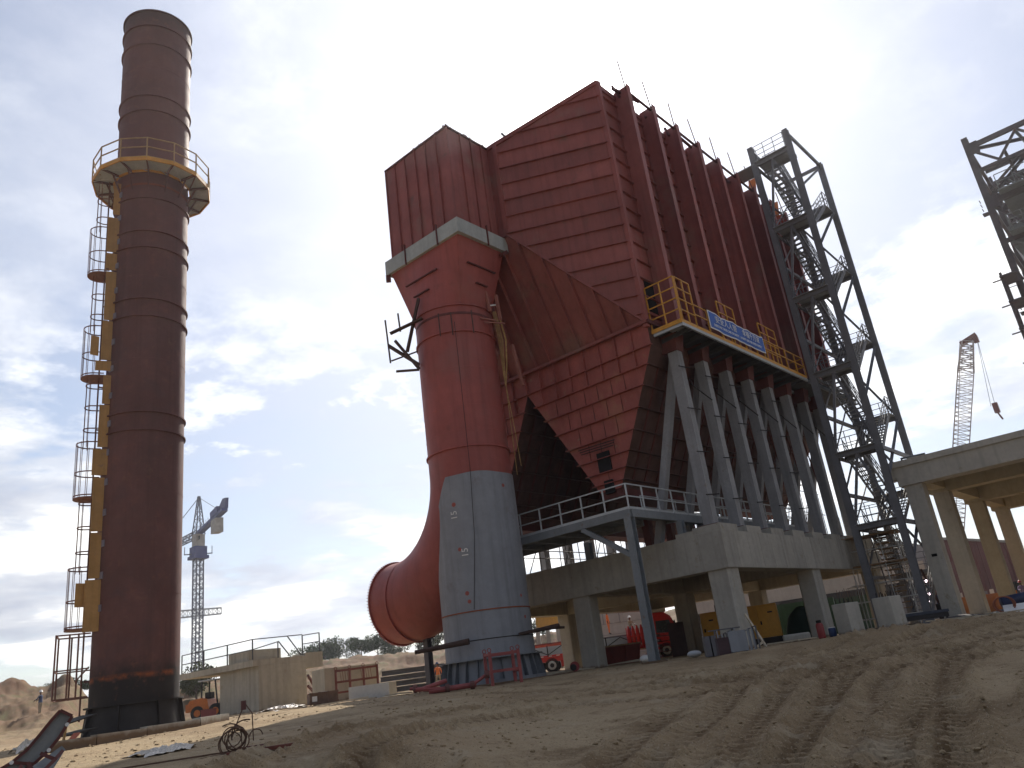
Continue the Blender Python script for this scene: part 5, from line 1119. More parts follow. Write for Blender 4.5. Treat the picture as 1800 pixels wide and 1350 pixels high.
MB().path([(0, .1, .05), (.0, .55, .02), (0, .8, .0)], .014, 5).build('strand', WR, co); MB().tube((0, -.12, .78), (0, -.12, .95), .05, 8).build('sleeve', RUST, co)
place(co, gp(60.2, 17.6, .0), yaw(60.2))
def loose(name, label, cat, m, size, azd, D, rz, dz=.0, group=None, rx=0, ry=0, kind='cube'):
    t = MB(); w, d, h = size; t.box((-w/2, -d/2, 0), (w/2, d/2, h)); bm_ = bmesh.new(); me = t.mesh(name); me.materials.append(m)
    o = link(name, me); o.rotation_euler = (rx, ry, rad(rz)); o.location = gp(azd, D, dz); tag(o, label, cat, group); return o
loose('rusty_channel', 'rusty steel channel lying flat right of the wire coil', 'steel section', RUSTR, (1.25, .12, .07), 58.8, 17.4, -25)
loose('rusty_plate', 'thin rusty strip lying on the ground behind the wire coil', 'steel section', RUST, (1.0, .1, .04), 59.0, 18.6, -20)
loose('grey_rod', 'long thin rusty bar lying on sunlit ground before the chimney', 'steel bar', WR, (4.6, .035, .03), 67.0, 17.8, -22, .03)
loose('brick', 'single brown brick lying in the lower foreground', 'brick', mat('brick_clay', (.24, .17, .10), .9), (.22, .14, .14), 53.8, 14.3, 20, .0)
loose('paper_sheet', 'crumpled white paper beside the brown brick', 'litter', WHITE, (.26, .16, .01), 54.3, 14.6, -30, .02, ry=.2)
def rag(name, label, cat, m, azd, D, rx_, ry_, h, seed, n=14):
    x, y, z = gp(azd, D); r = random.Random(seed); A_, B_ = [[r.uniform(0, 6.3) for _ in range(4)] for _ in range(2)]; P = []
    for i in range(n):
        row = []
        for j in range(n):
            u, v = i/(n-1)*2-1, j/(n-1)*2-1; e = 1+.25*math.sin(3*math.atan2(v, u)+A_[0]); k = max(0, 1-(u*u+v*v)/2.0)
            zz = h*k*(.5+.5*math.sin(5*u+A_[1])*math.cos(6*v+A_[2]))+h*.5*abs(math.sin(11*u+7*v+A_[3]))*k
            px, py = x+u*rx_*e, y+v*ry_*e; row.append((px, py, gz(px, py)+zz+.01))
        P.append(row)
    o = MB().grid(P).build(name, m); tag(o, label, cat); s = o.modifiers.new('s', 'SOLIDIFY'); s.thickness = .004; return o
PL = mat('crumpled_plastic', (.66, .60, .52), .45, var=.15, scale=6, bump=.6, bscale=20, spec=.6)
rag('plastic_sheet', 'crumpled clear plastic sheet in front of the chimney foot', 'plastic sheet', PL, 64.4, 20.6, .62, .38, .12, 1, 22)
rag('plastic_scrap', 'crumpled plastic film beside the timber crate', 'plastic sheet', PL, 57.2, 40, 1.0, .6, .2, 2, 20)
rag('foreground_rag', 'small pale rag in the middle of the muddy foreground', 'litter', mat('pale_rag', (.42, .40, .43), .8), 44.6, 13.4, .14, .10, .03, 3)
rag('white_bundle', 'white wrapped bundle on the bank left of the chimney', 'bundle', PL, 71.5, 30, .45, .3, .3, 4, 16)
# --- kerb slab before the chimney, planks
kb = thing('concrete_kerb', 'long low concrete kerb running along the ground in front of the chimney', 'kerb', gp(66, 29))
P_ = [Vector(pol(a_, d_)) for a_, d_ in ((71.0, 27.5), (68.3, 28.2), (65.6, 29.3), (62.6, 31.2), (60.9, 33.5))]
for i, (p, q) in enumerate(zip(P_[:-1], P_[1:])):
    z = max(gz(*p), gz(*q)); 
    bar('kerb_unit', kb, (p.x, p.y, gz(*p)+.10), (q.x*.995+p.x*.005, q.y*.995+p.y*.005, gz(*q)+.06), .30, .36, CONC)
PLK = mat('pale_plank', (.50, .42, .31), .85, var=.2, scale=3, bump=.2)
plk = loose('loose_plank', 'pale plank lying on rubble before the beige blockhouse', 'plank', PLK, (2.6, .22, .05), 59.0, 40, -28, .05, 'loose planks and offcuts lying about the site')
spots = [(57.0, 38.5, 1.8, 10, 'short pale board between blockhouse and timber crate'), (53.6, 37.4, 2.2, -35, 'pale board lying in front of the rusty frame'), (52.3, 36.5, 1.2, -60, 'small board right of the white block'),
         (50.2, 37.0, .8, -40, 'thin white offcut beside the pale block'), (49.5, 36.6, .9, 15, 'white offcut nearest the steel post'), (49.9, 37.8, .7, 60, 'white splinter behind the offcuts'),
         (39.5, 38.5, 3.4, -48, 'long pale plank on the ground right of the grey cylinder'), (38.6, 39.3, 2.8, -60, 'pale plank beside the truck wheels'), (38.9, 37.6, 2.0, -30, 'broken plank left of the concrete column'),
         (35.0, 41.0, 2.4, -50, 'plank in front of the red skip'), (33.9, 40.8, 1.5, -70, 'short plank beside the lone tall post'),
         (23.5, 38.5, 1.4, -60, 'yellowish plank near the generator'), (22.5, 38.2, .9, -40, 'small yellow board near the gas bottle'), (24.2, 37.5, 1.1, -65, 'sawn board on the mud by the grating stack'),
         (13.2, 40.0, 3.0, -75, 'white plank behind the low concrete wall'), (11.9, 38.0, 2.6, -80, 'pale plank on the far right mud'), (10.6, 41.0, 2.2, -70, 'white board at the right picture edge'), (17.0, 37.6, 1.2, -30, 'board between the two short piers')]
for a_, d_, l_, r_, lab in spots:
    o = plk.copy(); S.collection.objects.link(o); o.scale = (l_/2.6, rng.uniform(.6, 1.3), 1); o.rotation_euler = (0, rng.uniform(-.05, .05), rad(r_)); o.location = gp(a_, d_, .05); o['label'] = lab
# --- fallen red pipes at the duct foot, timber beams tied to the grey cylinder
def scrap(name, label, cat, m, segs):
    t = thing(name, label, cat, local=True)
    for p, q, d in segs: rod('pipe' if name.endswith('pipes') else 'log', t, p, q, d, m)
    return t
t = scrap('fallen_pipes', 'heap of bent rusty red pipes at the foot of the grey cylinder', 'pipes', REDF, [((0, 1.3, .2), (0, .2, .42), .16), ((-.1, 1.4, .25), (.1, .1, .12), .16), ((0, .9, .12), (.1, -.9, .14), .2), ((0, -.7, .12), (.1, -1.35, .45), .12), ((.3, .2, .1), (.3, 1.6, .3), .12), ((.2, -.2, .1), (.2, .9, .15), .15)])
for p in ((0, 1.4, .28), (0, .2, .15), (0, -.75, .14), (.05, -1.35, .45)): MB().tube(Vector(p)-Vector((0, .08, 0)), Vector(p)+Vector((0, .08, 0)), .15, 10).build('coupling', RUST, t)
place(t, gp(46.3, 32.0, .0), yaw(46.3, 4))
LOG = mat('dark_log', (.065, .038, .03), .85, var=.3, scale=3, bump=.4)
t = thing('timber_log', 'dark round log tied across the left side of the grey cylinder', 'log', pol(46.6, 34.2)+(1.6,)); p0 = Vector(pol(48.6, 35.2)+(1.6,)); p1 = Vector(pol(44.9, 34.3)+(1.72,)); MB().tube(p0, p1, .09, 10, .13).build('log', LOG, t)
t = thing('split_log', 'dark splintered log sticking out right of the grey cylinder', 'log', pol(39.9, 36)+(1.7,)); MB().tube(pol(41.4, 35.0)+(1.78,), pol(38.6, 36)+(1.95,), .06, 9, .11).build('log', LOG, t); MB().tube(pol(39.5, 36)+(1.92,), pol(38.2, 36)+(1.85,), .08, 9, .05).build('branch', LOG, t)
# --- rough timber staging round the duct neck
tb = thing('timber_staging', 'rough timber staging lashed round the neck of the red duct', 'scaffold', (VX-1.9, VY, 17.2))
LEFT = Vector((-math.sin(rad(43.5)), math.cos(rad(43.5)), 0)); FWD = Vector((math.cos(rad(43.5)), math.sin(rad(43.5)), 0)); V0 = Vector((VX, VY, 0))
def vp(l, f, z): return V0+LEFT*l+FWD*f+Z*z
WD = mat('dark_timber', (.085, .05, .042), .85, var=.3, scale=3)
for p, q, w, h in ((vp(3.15, -1.2, 16.5), vp(1.5, -1.4, 17.05), .22, .08), (vp(3.3, -.9, 16.0), vp(1.9, -.7, 14.9), .26, .1), (vp(2.95, -1.1, 16.15), vp(1.9, -.9, 14.6), .12, .12), (vp(3.0, -1.3, 14.45), vp(1.9, -1.2, 14.45), .18, .06), (vp(2.4, -1.1, 15.5), vp(1.6, -1.3, 18.2), .16, .12)):
    bar('plank', tb, p, q, w, h, WD)
for p, q in ((vp(3.25, -1.1, 15.0), vp(3.35, -1.1, 17.3)), (vp(2.65, -1.1, 16.6), vp(2.7, -1.1, 17.6)), (vp(3.2, -1.1, 15.1), vp(1.9, -1.0, 15.5))): bar('stake', tb, p, q, .06, .06, WD)
for k in range(5):
    a0 = rad(-150+20*k); hoop(16.35+.07*k-.03*(k % 2), VR+.06+.05*k, .035, .05, WD if k % 2 else WOOD, 'bent_lath', tb, c, rad(43.5)+math.pi-1.1+.12*k, rad(43.5)+math.pi+1.25-.15*k, 30)
for s in (-.9, .1, .7): bar('hook_iron', tb, vp(s, -VR-.12, 15.7), vp(s, -VR-.12, 16.9), .04, .04, WD)
for p, q, w in ((vp(-1.5, -1.4, 16.5), vp(-2.5, -1.2, 16.4), .06), (vp(-1.3, -1.5, 16.7), vp(-2.1, -1.2, 16.6), .07)): bar('plank', tb, p, q, w, w, mat('pale_red_plank', (.32, .13, .10), .8))
ts = thing('hanging_props', 'pale red struts and loose ropes hanging beside the hopper top', 'struts', (29, 23, 17))
for p, q in ((vp(-1.72, -1.1, 18.5), vp(-1.85, -1.1, 17.2)), (vp(-2.25, -1.0, 18.1), vp(-2.32, -1.0, 16.7)), (vp(-2.75, -.8, 15.4), vp(-2.98, -.8, 13.2))): bar('strut', ts, p, q, .13, .13, mat('pale_red_plank', (.3, .1, .1)))
bar('strut', ts, vp(-1.85, -1.1, 17.5), vp(-2.3, -.9, 17.6), .06, .06, WHITE)
RP = mat('straw_rope', (.38, .24, .10), .9, var=.3, scale=5)
for k in range(9): 
    a_ = rng.uniform(-.25, .25); MB().path([vp(-2.1+a_*.7, -1.0, 17.2), vp(-2.25+a_, -1.05, 15.6), vp(-2.2+a_*.6, -1.0, 14.2), vp(-2.15+a_*.1, -1.0, 13.2 if k else 8.8)], .012 if k else .018, 4).build('rope', RP, ts)
MB().path([vp(-2.15, -1.0, 13.3), vp(-2.3, -1.0, 11.0), vp(-2.38, -1.0, 9.2)], .018, 4).build('rope', RP, ts)
# ------------------------------------------------------------------ people
def person(label, loc, rz, shirt, trousers, helmet, pose='stand', h=1.72, group=None):
    s = h/1.75; root = thing('person', label, 'person', local=True, group=group)
    arms = {'stand': (((.24, 0, 1.12), (.26, .06, .88)), ((-.24, 0, 1.12), (-.26, .06, .88))), 'work': (((.25, .12, 1.18), (.16, .38, 1.12)), ((-.25, .12, 1.18), (-.14, .38, 1.10))), 'walk': (((.24, .10, 1.14), (.24, .26, .96)), ((-.24, -.10, 1.12), (-.25, -.16, .88)))}[pose]
    st_ = .16 if pose == 'walk' else .03
    J = {'pel': ((0, 0, .95), .135), 'wai': ((0, 0, 1.08), .125), 'che': ((0, 0, 1.30), .145), 'nk': ((0, .005, 1.47), .055), 'hd': ((0, .02, 1.57), .075), 'top': ((0, .02, 1.68), .088),
         'sl': ((.17, 0, 1.40), .065), 'sr': ((-.17, 0, 1.40), .065), 'el': (arms[0][0], .045), 'er': (arms[1][0], .045), 'hl': (arms[0][1], .035), 'hr': (arms[1][1], .035), 'fl': ((arms[0][1][0], arms[0][1][1]+.04, arms[0][1][2]-.1), .03), 'fr': ((arms[1][1][0], arms[1][1][1]+.04, arms[1][1][2]-.1), .03),
         'pl': ((.10, 0, .88), .10), 'pr': ((-.10, 0, .88), .10), 'kl': ((.11, st_, .50), .065), 'kr': ((-.11, -st_*.3, .50), .065), 'al': ((.12, st_, .09), .045), 'ar': ((-.12, -st_*1.3, .09), .045), 'tl': ((.13, st_+.15, .045), .04), 'tr': ((-.13, -st_*1.3+.15, .045), .04)}
    E_ = [('pel', 'wai'), ('wai', 'che'), ('che', 'nk'), ('nk', 'hd'), ('hd', 'top'), ('che', 'sl'), ('sl', 'el'), ('el', 'hl'), ('hl', 'fl'), ('che', 'sr'), ('sr', 'er'), ('er', 'hr'), ('hr', 'fr'), ('pel', 'pl'), ('pl', 'kl'), ('kl', 'al'), ('al', 'tl'), ('pel', 'pr'), ('pr', 'kr'), ('kr', 'ar'), ('ar', 'tr')]
    ks = list(J); me = bpy.data.meshes.new('body'); me.from_pydata([tuple(v*s for v in J[k][0]) for k in ks], [(ks.index(a), ks.index(b)) for a, b in E_], [])
    o = bpy.data.objects.new('tmp', me); S.collection.objects.link(o); md = o.modifiers.new('k', 'SKIN'); 
    for i, k in enumerate(ks): me.skin_vertices[0].data[i].radius = (J[k][1]*s, J[k][1]*s*.85)
    me.skin_vertices[0].data[0].use_root = True
    sb = o.modifiers.new('s', 'SUBSURF'); sb.levels = 2
    bpy.context.view_layer.update(); m2 = bpy.data.meshes.new_from_object(o.evaluated_get(bpy.context.evaluated_depsgraph_get())); bpy.data.objects.remove(o)
    skin = mat('skin', (.16, .085, .055), .6, var=.05, bump=0); boot = TY
    m2.materials.clear()
    for m in (skin, shirt, trousers, boot): m2.materials.append(m)
    for p in m2.polygons:
        c_ = p.center/s; hand = (abs(c_.x) > .1 and min((c_-Vector(arms[0][1])).length, (c_-Vector(arms[1][1])).length) < .12)
        p.material_index = 3 if c_.z < .14 else 2 if c_.z < .93 and abs(c_.x) < .23 else 0 if (c_.z > 1.47 or hand) else 1
    m2.shade_smooth(); link('body', m2, root)
    hb = MB(); hb.lathe([(.0, 1.80*s), (.06*s, 1.79*s), (.10*s, 1.74*s), (.118*s, 1.67*s), (.15*s, 1.655*s), (.12*s, 1.65*s)], (0, .02), 16); hb.build('helmet', helmet, root, True)
    fb = MB(); fb.box((-.012, .095*s, 1.57*s), (.012, .125*s, 1.62*s)); fb.build('nose', skin, root)
    for sx in (-.035, .035): MB().box(((sx-.012)*s, .088*s, 1.615*s), ((sx+.012)*s, .100*s, 1.628*s)).build('eye', DARK, root)
    return place(root, loc, rz)
ORV = mat('orange_workwear', (.75, .20, .05), .7, var=.1, scale=6, bump=.05); BLW = mat('navy_workwear', (.05, .07, .15), .8); YH = mat('yellow_helmet', (.7, .5, .05), .4, bump=0); WH = mat('white_helmet', (.8, .8, .78), .4, bump=0); RH = mat('red_helmet', (.5, .04, .03), .4, bump=0); TAN = mat('tan_trousers', (.30, .25, .18), .8)
person('worker in orange overalls standing on the truck load', (*pol(35.2, 62), 2.05), rad(200), ORV, ORV, RH, 'stand')
person('worker in white helmet standing behind the red bottle rack', (*pol(33.7, 62.2), 1.45), rad(160), TAN, BLW, WH, 'work')
person('worker in orange vest walking beside the girder stack', gp(47.2, 59), rad(120), ORV, TAN, BLW, 'walk')
person('worker in blue clothes climbing the spoil bank on the far left', gp(71.2, 70), rad(40), BLW, TAN, WH, 'work')
person('worker in purple grey overalls bending at the right picture edge', gp(9.75, 66, .1), rad(110), mat('purple_workwear', (.25, .18, .35), .8), BLW, RH, 'work')
person('worker in dark clothes beside the stair tower foot', gp(14.3, 55), rad(150), BLW, BLW, RH, 'work')
# ------------------------------------------------------------------ truck and loads
TR = mat('truck_red', (.55, .03, .025), .4, var=.08, scale=1, stain=(.2, .08, .05)); BLG = mat('blue_grey_dropside', (.33, .38, .45), .55, var=.1, scale=1); RIM = mat('pale_rim', (.45, .44, .42), .6)
tk = thing('flatbed_truck', 'long red flatbed truck with grey drop sides parked behind the concrete columns', 'truck', local=True)
# local: +y = towards the cab, x = width
boxp('chassis', tk, (-1.2, -8.3, .75), (1.2, 4.1, 1.08), TR); boxp('bed', tk, (-1.25, -8.4, 1.09), (1.25, 2.3, 1.2), TR)
for k in range(5):
    y0_, y1_ = -8.3+2.1*k, -8.3+2.1*k+2.02
    for sx in (-1.24, 1.24):
        boxp('drop_side', tk, (sx-.02, y0_, 1.22), (sx+.02, y1_, 1.78), BLG)
        e = -.035 if sx < 0 else .035
        bar('side_strap', tk, (sx+e, y0_, 1.24), (sx+e, (y0_+y1_)/2, 1.76), .03, .05, DARK); bar('side_strap', tk, (sx+e, y1_, 1.24), (sx+e, (y0_+y1_)/2, 1.76), .03, .05, DARK)
        bar('side_post', tk, (sx+e, y1_+.04, 1.1), (sx+e, y1_+.04, 1.85), .07, .07, DARK)
for k in range(18): boxp('reflector', tk, (1.262, -8.2+.58*k, 1.11), (1.252, -7.95+.58*k, 1.16), WHITE)
for y in (-5.05, -3.95, 1.5, 4.2):
    for sx in (-1.2, .85):
        w = MB(); w.tube((sx, y, .5), (sx+.35, y, .5), .5, 24); wo = w.build('wheel', TY, tk)
        b = MB(); b.lathe([(.30, 0), (.27, .03), (.16, .06), (.15, -.02)], (0, 0), 20); me = b.mesh('rim'); me.materials.append(RIM)
        link('rim', me, wo, Matrix.Translation((sx-.012 if sx < 0 else sx+.36, y, .5)) @ Matrix.Rotation(-math.pi/2 if sx < 0 else math.pi/2, 4, 'Y'))
boxp('side_box', tk, (1.15, -3.3, .35), (.7, -1.6, 1.0), TR); boxp('fuel_tank', tk, (1.15, -.9, .4), (.6, .4, .9), DARK)
MB().prism([(-1.2, 3.0, .6), (-1.2, 5.15, .6), (-1.2, 5.25, 1.5), (-1.2, 4.85, 2.75), (-1.2, 4.4, 3.05), (-1.2, 3.1, 3.1), (-1.2, 2.9, 2.4)], (2.4, 0, 0)).build('cab', TR, tk)
GLS = mat('dark_glass', (.02, .025, .03), .15, var=.1, bump=0, spec=.8)
MB().prism([(1.201, 3.7, 1.7), (1.201, 4.95, 1.6), (1.201, 4.7, 2.5), (1.201, 3.75, 2.5)], (.014, 0, 0)).build('side_window', GLS, tk)
MB().prism([(-1.0, 5.15, 1.7), (-1.0, 4.88, 2.6), (1.0, 4.88, 2.6), (1.0, 5.15, 1.7)], (0, .06, 0)).build('windscreen', GLS, tk)
boxp('roof_visor', tk, (-1.15, 3.2, 3.1), (1.15, 4.6, 3.3), RIM); boxp('bumper', tk, (-1.2, 5.15, .4), (1.2, 5.35, .85), RIM); boxp('mirror', tk, (1.42, 5.0, 1.8), (1.26, 5.1, 2.4), DARK)
for sx in (-.85, .85): MB().tube((sx, 5.34, .65), (sx, 5.38, .65), .13, 12).build('headlight', WHITE, tk)
place(tk, (*pol(35.6, 60.5), -.05), rad(35.5+180)); tk.scale = (1, 1, 1)
load = thing('steel_plates', 'low stack of steel plates loaded on the truck bed', 'plates', local=True)
for k in range(3): boxp('plate', load, (-.9, -3.4+.1*k, .0+.25*k), (.9, 1.2-.1*k, .2+.25*k), DST)
place(load, (*pol(35.3, 60.6), 1.15), rad(35.5))
orb = thing('orange_box', 'flat orange steel box on the truck behind the worker', 'box', local=True); boxp('body', orb, (-.7, -1.7, 0), (.7, 1.7, .8), mat('orange_red_box', (.45, .10, .04), .6)); boxp('rim', orb, (-.75, -1.75, .8), (.75, 1.75, .88), RUSTR); place(orb, (*pol(39.0, 62.6), 1.16), rad(35.5))
rk = thing('gas_bottle_rack', 'bright red gas bottle rack hanging beside the tall grey post', 'rack', local=True)
for k in range(4): MB().lathe([(0, 1.62), (.06, 1.6), (.08, 1.45), (.13, 1.35), (.13, 0), (0, 0)], (0, -.45+.3*k), 14).build('gas_bottle', TR, rk, True)
for z in (.1, .9): 
    for x in (-.17, .17): bar('rack_bar', rk, (x, -.62, z), (x, .62, z), .05, .06, TR)
for y in (-.62, .62): 
    for x in (-.17, .17): bar('rack_post', rk, (x, y, 0), (x, y, 1.5), .05, .05, TR)
place(rk, (*pol(33.45, 59), .75), rad(33))
# trestle that the rack stands on
tr_ = scaffold('small pale trestle scaffold carrying the red bottle rack', 0, 2.2, 0, .8, 0, .7, 1.1, .5, TUBEL, (0, 0, 0), .03, .05); tr_.location = (0, 0, 0)
M_ = Matrix.Translation((*pol(33.5, 57.7), 0)) @ Matrix.Rotation(rad(33-90), 4, 'Z') @ Matrix.Translation((-1.1, 0, 0)); tr_.matrix_basis = M_
for z in (.75,): boxp('plank', tr_, (-.3, -.1, z-.04), (2.5, .9, z), PLK)
yc_ = thing('yellow_container', 'yellow steel container on the bank seen under the platform beam', 'container', local=True)
YC = mat('container_yellow', (.62, .33, .03), .5, var=.1, scale=.5, streak=.2)
boxp('body', yc_, (-1.2, -1.7, 0), (1.2, 1.7, 1.75), YC)
for k in range(15): boxp('corrugation', yc_, (-1.24, -1.62+.23*k, .1), (-1.2, -1.52+.23*k, 1.65), YC)
boxp('door', yc_, (-1.27, -1.6, .1), (-1.24, -.2, 1.45), YC); bar('lintel', yc_, (-1.28, -1.65, 1.55), (-1.28, -.1, 1.55), .05, .16, REDDK)
x, y = pol(39.0, 86); place(yc_, (x, y, 86*.0475+.25), rad(39)); yb = thing('timber_sleepers', 'low stack of pale sleepers under the yellow container', 'timber', local=True)
zg = gz(x, y)
for k in range(4): boxp('sleeper', yb, (-1.3, -1.7+k*1.05, min(zg, 3.3)-4.33-.5), (1.3, -1.3+k*1.05, -.01), CONC)
place(yb, (x, y, 86*.0475+.25), rad(39))
gw = thing('grey_block_building', 'plain pale grey walled building behind the truck', 'building', local=True)
boxp('wall', gw, (0, -3.2, 0), (6, 2.6, 4.4), mat('pale_grey_wall', (.42, .42, .41), .8, var=.08, scale=.3, streak=.25))
for z in (1.5, 2.5, 3.4): bar('joint', gw, (-.02, -3.15, z), (-.02, 2.55, z), .03, .03, GREYS)
for y in (-2.2, .2, 1.6): bar('downpipe', gw, (-.05, y, 3.4), (-.05, y, 4.3), .06, .06, GREYS)
place(gw, (*pol(34.2, 71), -.2), rad(34))
sk = thing('red_skip', 'rusty red steel skip on the ground below the bottle rack', 'skip', local=True)
SK = mat('skip_red', (.20, .045, .035), .65, var=.2, scale=2)
MB().add([(-.5, -1.0, 0), (.5, -1.0, 0), (.5, 1.0, 0), (-.5, 1.0, 0), (-.7, -1.2, .95), (.7, -1.2, .95), (.7, 1.2, .95), (-.7, 1.2, .95)], [(3, 2, 1, 0), (0, 1, 5, 4), (1, 2, 6, 5), (2, 3, 7, 6), (3, 0, 4, 7)]).build('body', SK, sk)
for y in (-1.0, -.35, .3, .95): bar('rib', sk, (-.55, y, .05), (-.72, y*1.15, .92), .07, .06, SK)
bar('rim', sk, (-.72, -1.22, .95), (-.72, 1.22, .95), .08, .08, WOOD); bar('rim', sk, (.72, -1.22, .95), (.72, 1.22, .95), .08, .08, SK)
place(sk, gp(34.9, 45), yaw(34.9, 8))
db = thing('brown_cabinet', 'tall dark brown slatted cabinet between the concrete columns', 'cabinet', local=True)
DB = mat('dark_brown_steel', (.055, .028, .022), .75, var=.3, scale=2)
boxp('body', db, (-.5, -.42, 0), (.5, .42, 1.7), DB)
for k in range(6): boxp('slat', db, (-.54, -.4, .15+.26*k), (-.5, .4, .27+.26*k), DB)
place(db, gp(30.7, 45), yaw(30.7))
pr_ = thing('pallet_stack', 'slatted brown pallets heaped beside the dark cabinet', 'pallets', local=True)
for k in range(5):
    for j in range(4): boxp('slat', pr_, (-.4, -.75+.42*j, .05+.27*k), (.4, -.45+.42*j, .09+.27*k), RUSTR)
    for yy in (-.7, 0, .65): boxp('bearer', pr_, (-.4, yy, .09+.27*k), (.4, yy+.1, .2+.27*k), RUSTR)
place(pr_, gp(31.9, 46), yaw(31.9, 10))
# --- yellow generator
gn = thing('yellow_generator', 'large yellow generator enclosure behind the corner column', 'generator', local=True)
GY = mat('generator_yellow', (.55, .26, .025), .5, var=.08, scale=.8, streak=.15)
boxp('enclosure', gn, (-.7, -2.0, .35), (.7, 2.0, 2.0), GY); boxp('skid', gn, (-.72, -2.0, 0), (.72, 2.0, .34), BLACK)
for k in range(4): boxp('door', gn, (-.725, -1.92+.98*k, .42), (-.70, -1.0+.98*k, 1.9), GY)
for k in range(4): boxp('door_handle', gn, (-.75, -1.12+.98*k, 1.0), (-.726, -1.04+.98*k, 1.18), DARK)
for y in (-1.62, .5, 1.45): boxp('louvre', gn, (-.745, y-.12, 1.55), (-.726, y+.12, 1.62), DARK)
boxp('exhaust', gn, (-.1, 1.0, 2.0), (.1, 1.2, 2.35), DARK); place(gn, gp(26.4, 46.0), yaw(26.4, -4))
# --- green containers
gc_ = thing('green_container', 'dark green corrugated container deep under the concrete platform', 'container', local=True)
GN = mat('container_green', (.035, .085, .045), .6, var=.15, scale=.6, streak=.2)
boxp('body', gc_, (-1.2, -2.2, 0), (1.2, 2.2, 2.35), GN)
for k in range(14): boxp('corrugation', gc_, (-1.24, -2.1+.31*k, .1), (-1.2, -1.95+.31*k, 2.25), GN)
g2 = place(gc_, gp(22.4, 60), yaw(22.4, -3)); g3_ = copy_tree(gc_); g3_['label'] = 'lighter green container at the right end under the platform'; place(g3_, gp(19.0, 68), yaw(19, 4)); g3_.scale = (1, 1, 1.05)
tp = thing('dark_tarpaulin', 'dark green tarpaulin draped over a heap before the green container', 'tarpaulin', local=True)
P = [[(.5*u*(1.1-.3*abs(v)), 1.35*v, max(0, 1.75*(1-abs(v)**4)*(1-abs(u)**3)+.06*math.sin(9*v+3*u))) for v in [j/12-1 for j in range(25)]] for u in [i/6-1 for i in range(13)]]
MB().grid(P).build('sheet', mat('tarpaulin', (.018, .035, .028), .7, var=.2, scale=2, bump=.3), tp, True); place(tp, gp(22.2, 50), yaw(22.2))
# --- low sheds and pipe gallery behind the platform
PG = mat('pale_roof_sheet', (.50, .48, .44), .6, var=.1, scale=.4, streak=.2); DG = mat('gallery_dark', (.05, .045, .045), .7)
sh = thing('pipe_gallery', 'long low gallery with pale roof and dark underside behind the platform', 'gallery', (*pol(24, 78), 0))
a, c_ = pz3(30.5, 76, 0), pz3(14.5, 78, 0)
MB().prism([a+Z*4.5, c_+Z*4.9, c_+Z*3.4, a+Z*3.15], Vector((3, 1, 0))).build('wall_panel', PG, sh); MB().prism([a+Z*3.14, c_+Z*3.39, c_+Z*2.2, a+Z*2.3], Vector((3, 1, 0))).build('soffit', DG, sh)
for k in range(13): p = a.lerp(c_, k/12); bar('column', sh, p-Z*.3+Vector((.5, 0, 0)), p+Z*2.3+Vector((.5, 0, 0)), .25, .25, GREYS)
ws = thing('site_shed', 'pale site shed standing under the pipe gallery', 'shed', local=True)
boxp('wall', ws, (0, -3, 0), (3, 3, 2.6), PG); boxp('window', ws, (-.03, -2.2, 1.4), (0, -.8, 2.2), DARK); boxp('roof', ws, (-.4, -3.3, 2.6), (3.3, 3.3, 2.75), WHITE); place(ws, gp(19.6, 84), yaw(19.6))
ws2 = copy_tree(ws); ws2['label'] = 'second pale site shed further left under the gallery'; place(ws2, gp(27.5, 88), yaw(27.5)); ws['group'] = ws2['group'] = 'site sheds behind the platform'
# --- short piers with anchor bolts
def pier(label, azd, D, w, d, h, off):
    t = thing('anchor_pier', label, 'concrete pier', local=True, group='short piers with anchor bolts')
    b = MB(); b.box((-d/2, -w/2, -.4), (d/2, w/2, h)); o = b.build('block', CONC2, t); bv = o.modifiers.new('b', 'BEVEL'); bv.width = .03; bv.segments = 2
    for x in (-d*.3, 0, d*.3):
        for y in (-w*.32, 0, w*.32): rod('anchor_bolt', t, (x, y, h), (x+rng.uniform(-.03, .03), y+rng.uniform(-.04, .04), h+rng.uniform(.14, .26)), .04, DARK)
    return place(t, gp(azd, D), yaw(azd, off))
pier('short pale concrete pier with bolts, left of the pair by the portico', 19.7, 39.2, .75, .9, 1.32, -38)
pier('broader pale concrete pier with bolts next to the stair tower foot', 17.2, 40.3, .85, .95, 1.36, -30)
for k in range(9): pass
rb = thing('rebar_bundle', 'upright bundle of thin rusty bars behind the left short pier', 'rebar', local=True)
for k in range(14): rod('bar', rb, (rng.uniform(-.3, .3), -.5+.075*k, .5), (rng.uniform(-.3, .3), -.5+.075*k+rng.uniform(-.05, .05), rng.uniform(1.7, 2.1)), .022, WR)
place(rb, gp(19.3, 41.2), yaw(19.3))
gb = thing('gas_cylinder', 'dull red gas cylinder standing against the second column', 'gas cylinder', local=True)
MB().lathe([(0, 1.0), (.1, .98), (.2, .9), (.235, .78), (.235, .1), (.2, 0), (0, 0)], (0, 0), 24).build('tank', mat('dull_red', (.24, .035, .035), .5, stain=(.1, .05, .04)), gb, True)
MB().lathe([(.14, .95), (.14, 1.12), (.155, 1.12), (.155, .95)], (0, 0), 18, .6, 5.6).build('collar', DARK, gb); MB().tube((0, 0, .98), (0, 0, 1.08), .04, 8).build('valve', GALV, gb); place(gb, gp(21.55, 37.6), 0, .68)
bl = thing('blue_drum', 'small blue plastic drum between column and short pier', 'drum', local=True); MB().lathe([(0, .5), (.2, .5), (.22, .45), (.22, .05), (.2, 0), (0, 0)], (0, 0), 20).build('drum', mat('blue_plastic', (.02, .045, .13), .4), bl, True); MB().lathe([(0, .54), (.2, .54), (.2, .5), (0, .5)], (0, 0), 20).build('lid', WHITE, bl); place(bl, gp(20.85, 39.2), 0, .75)
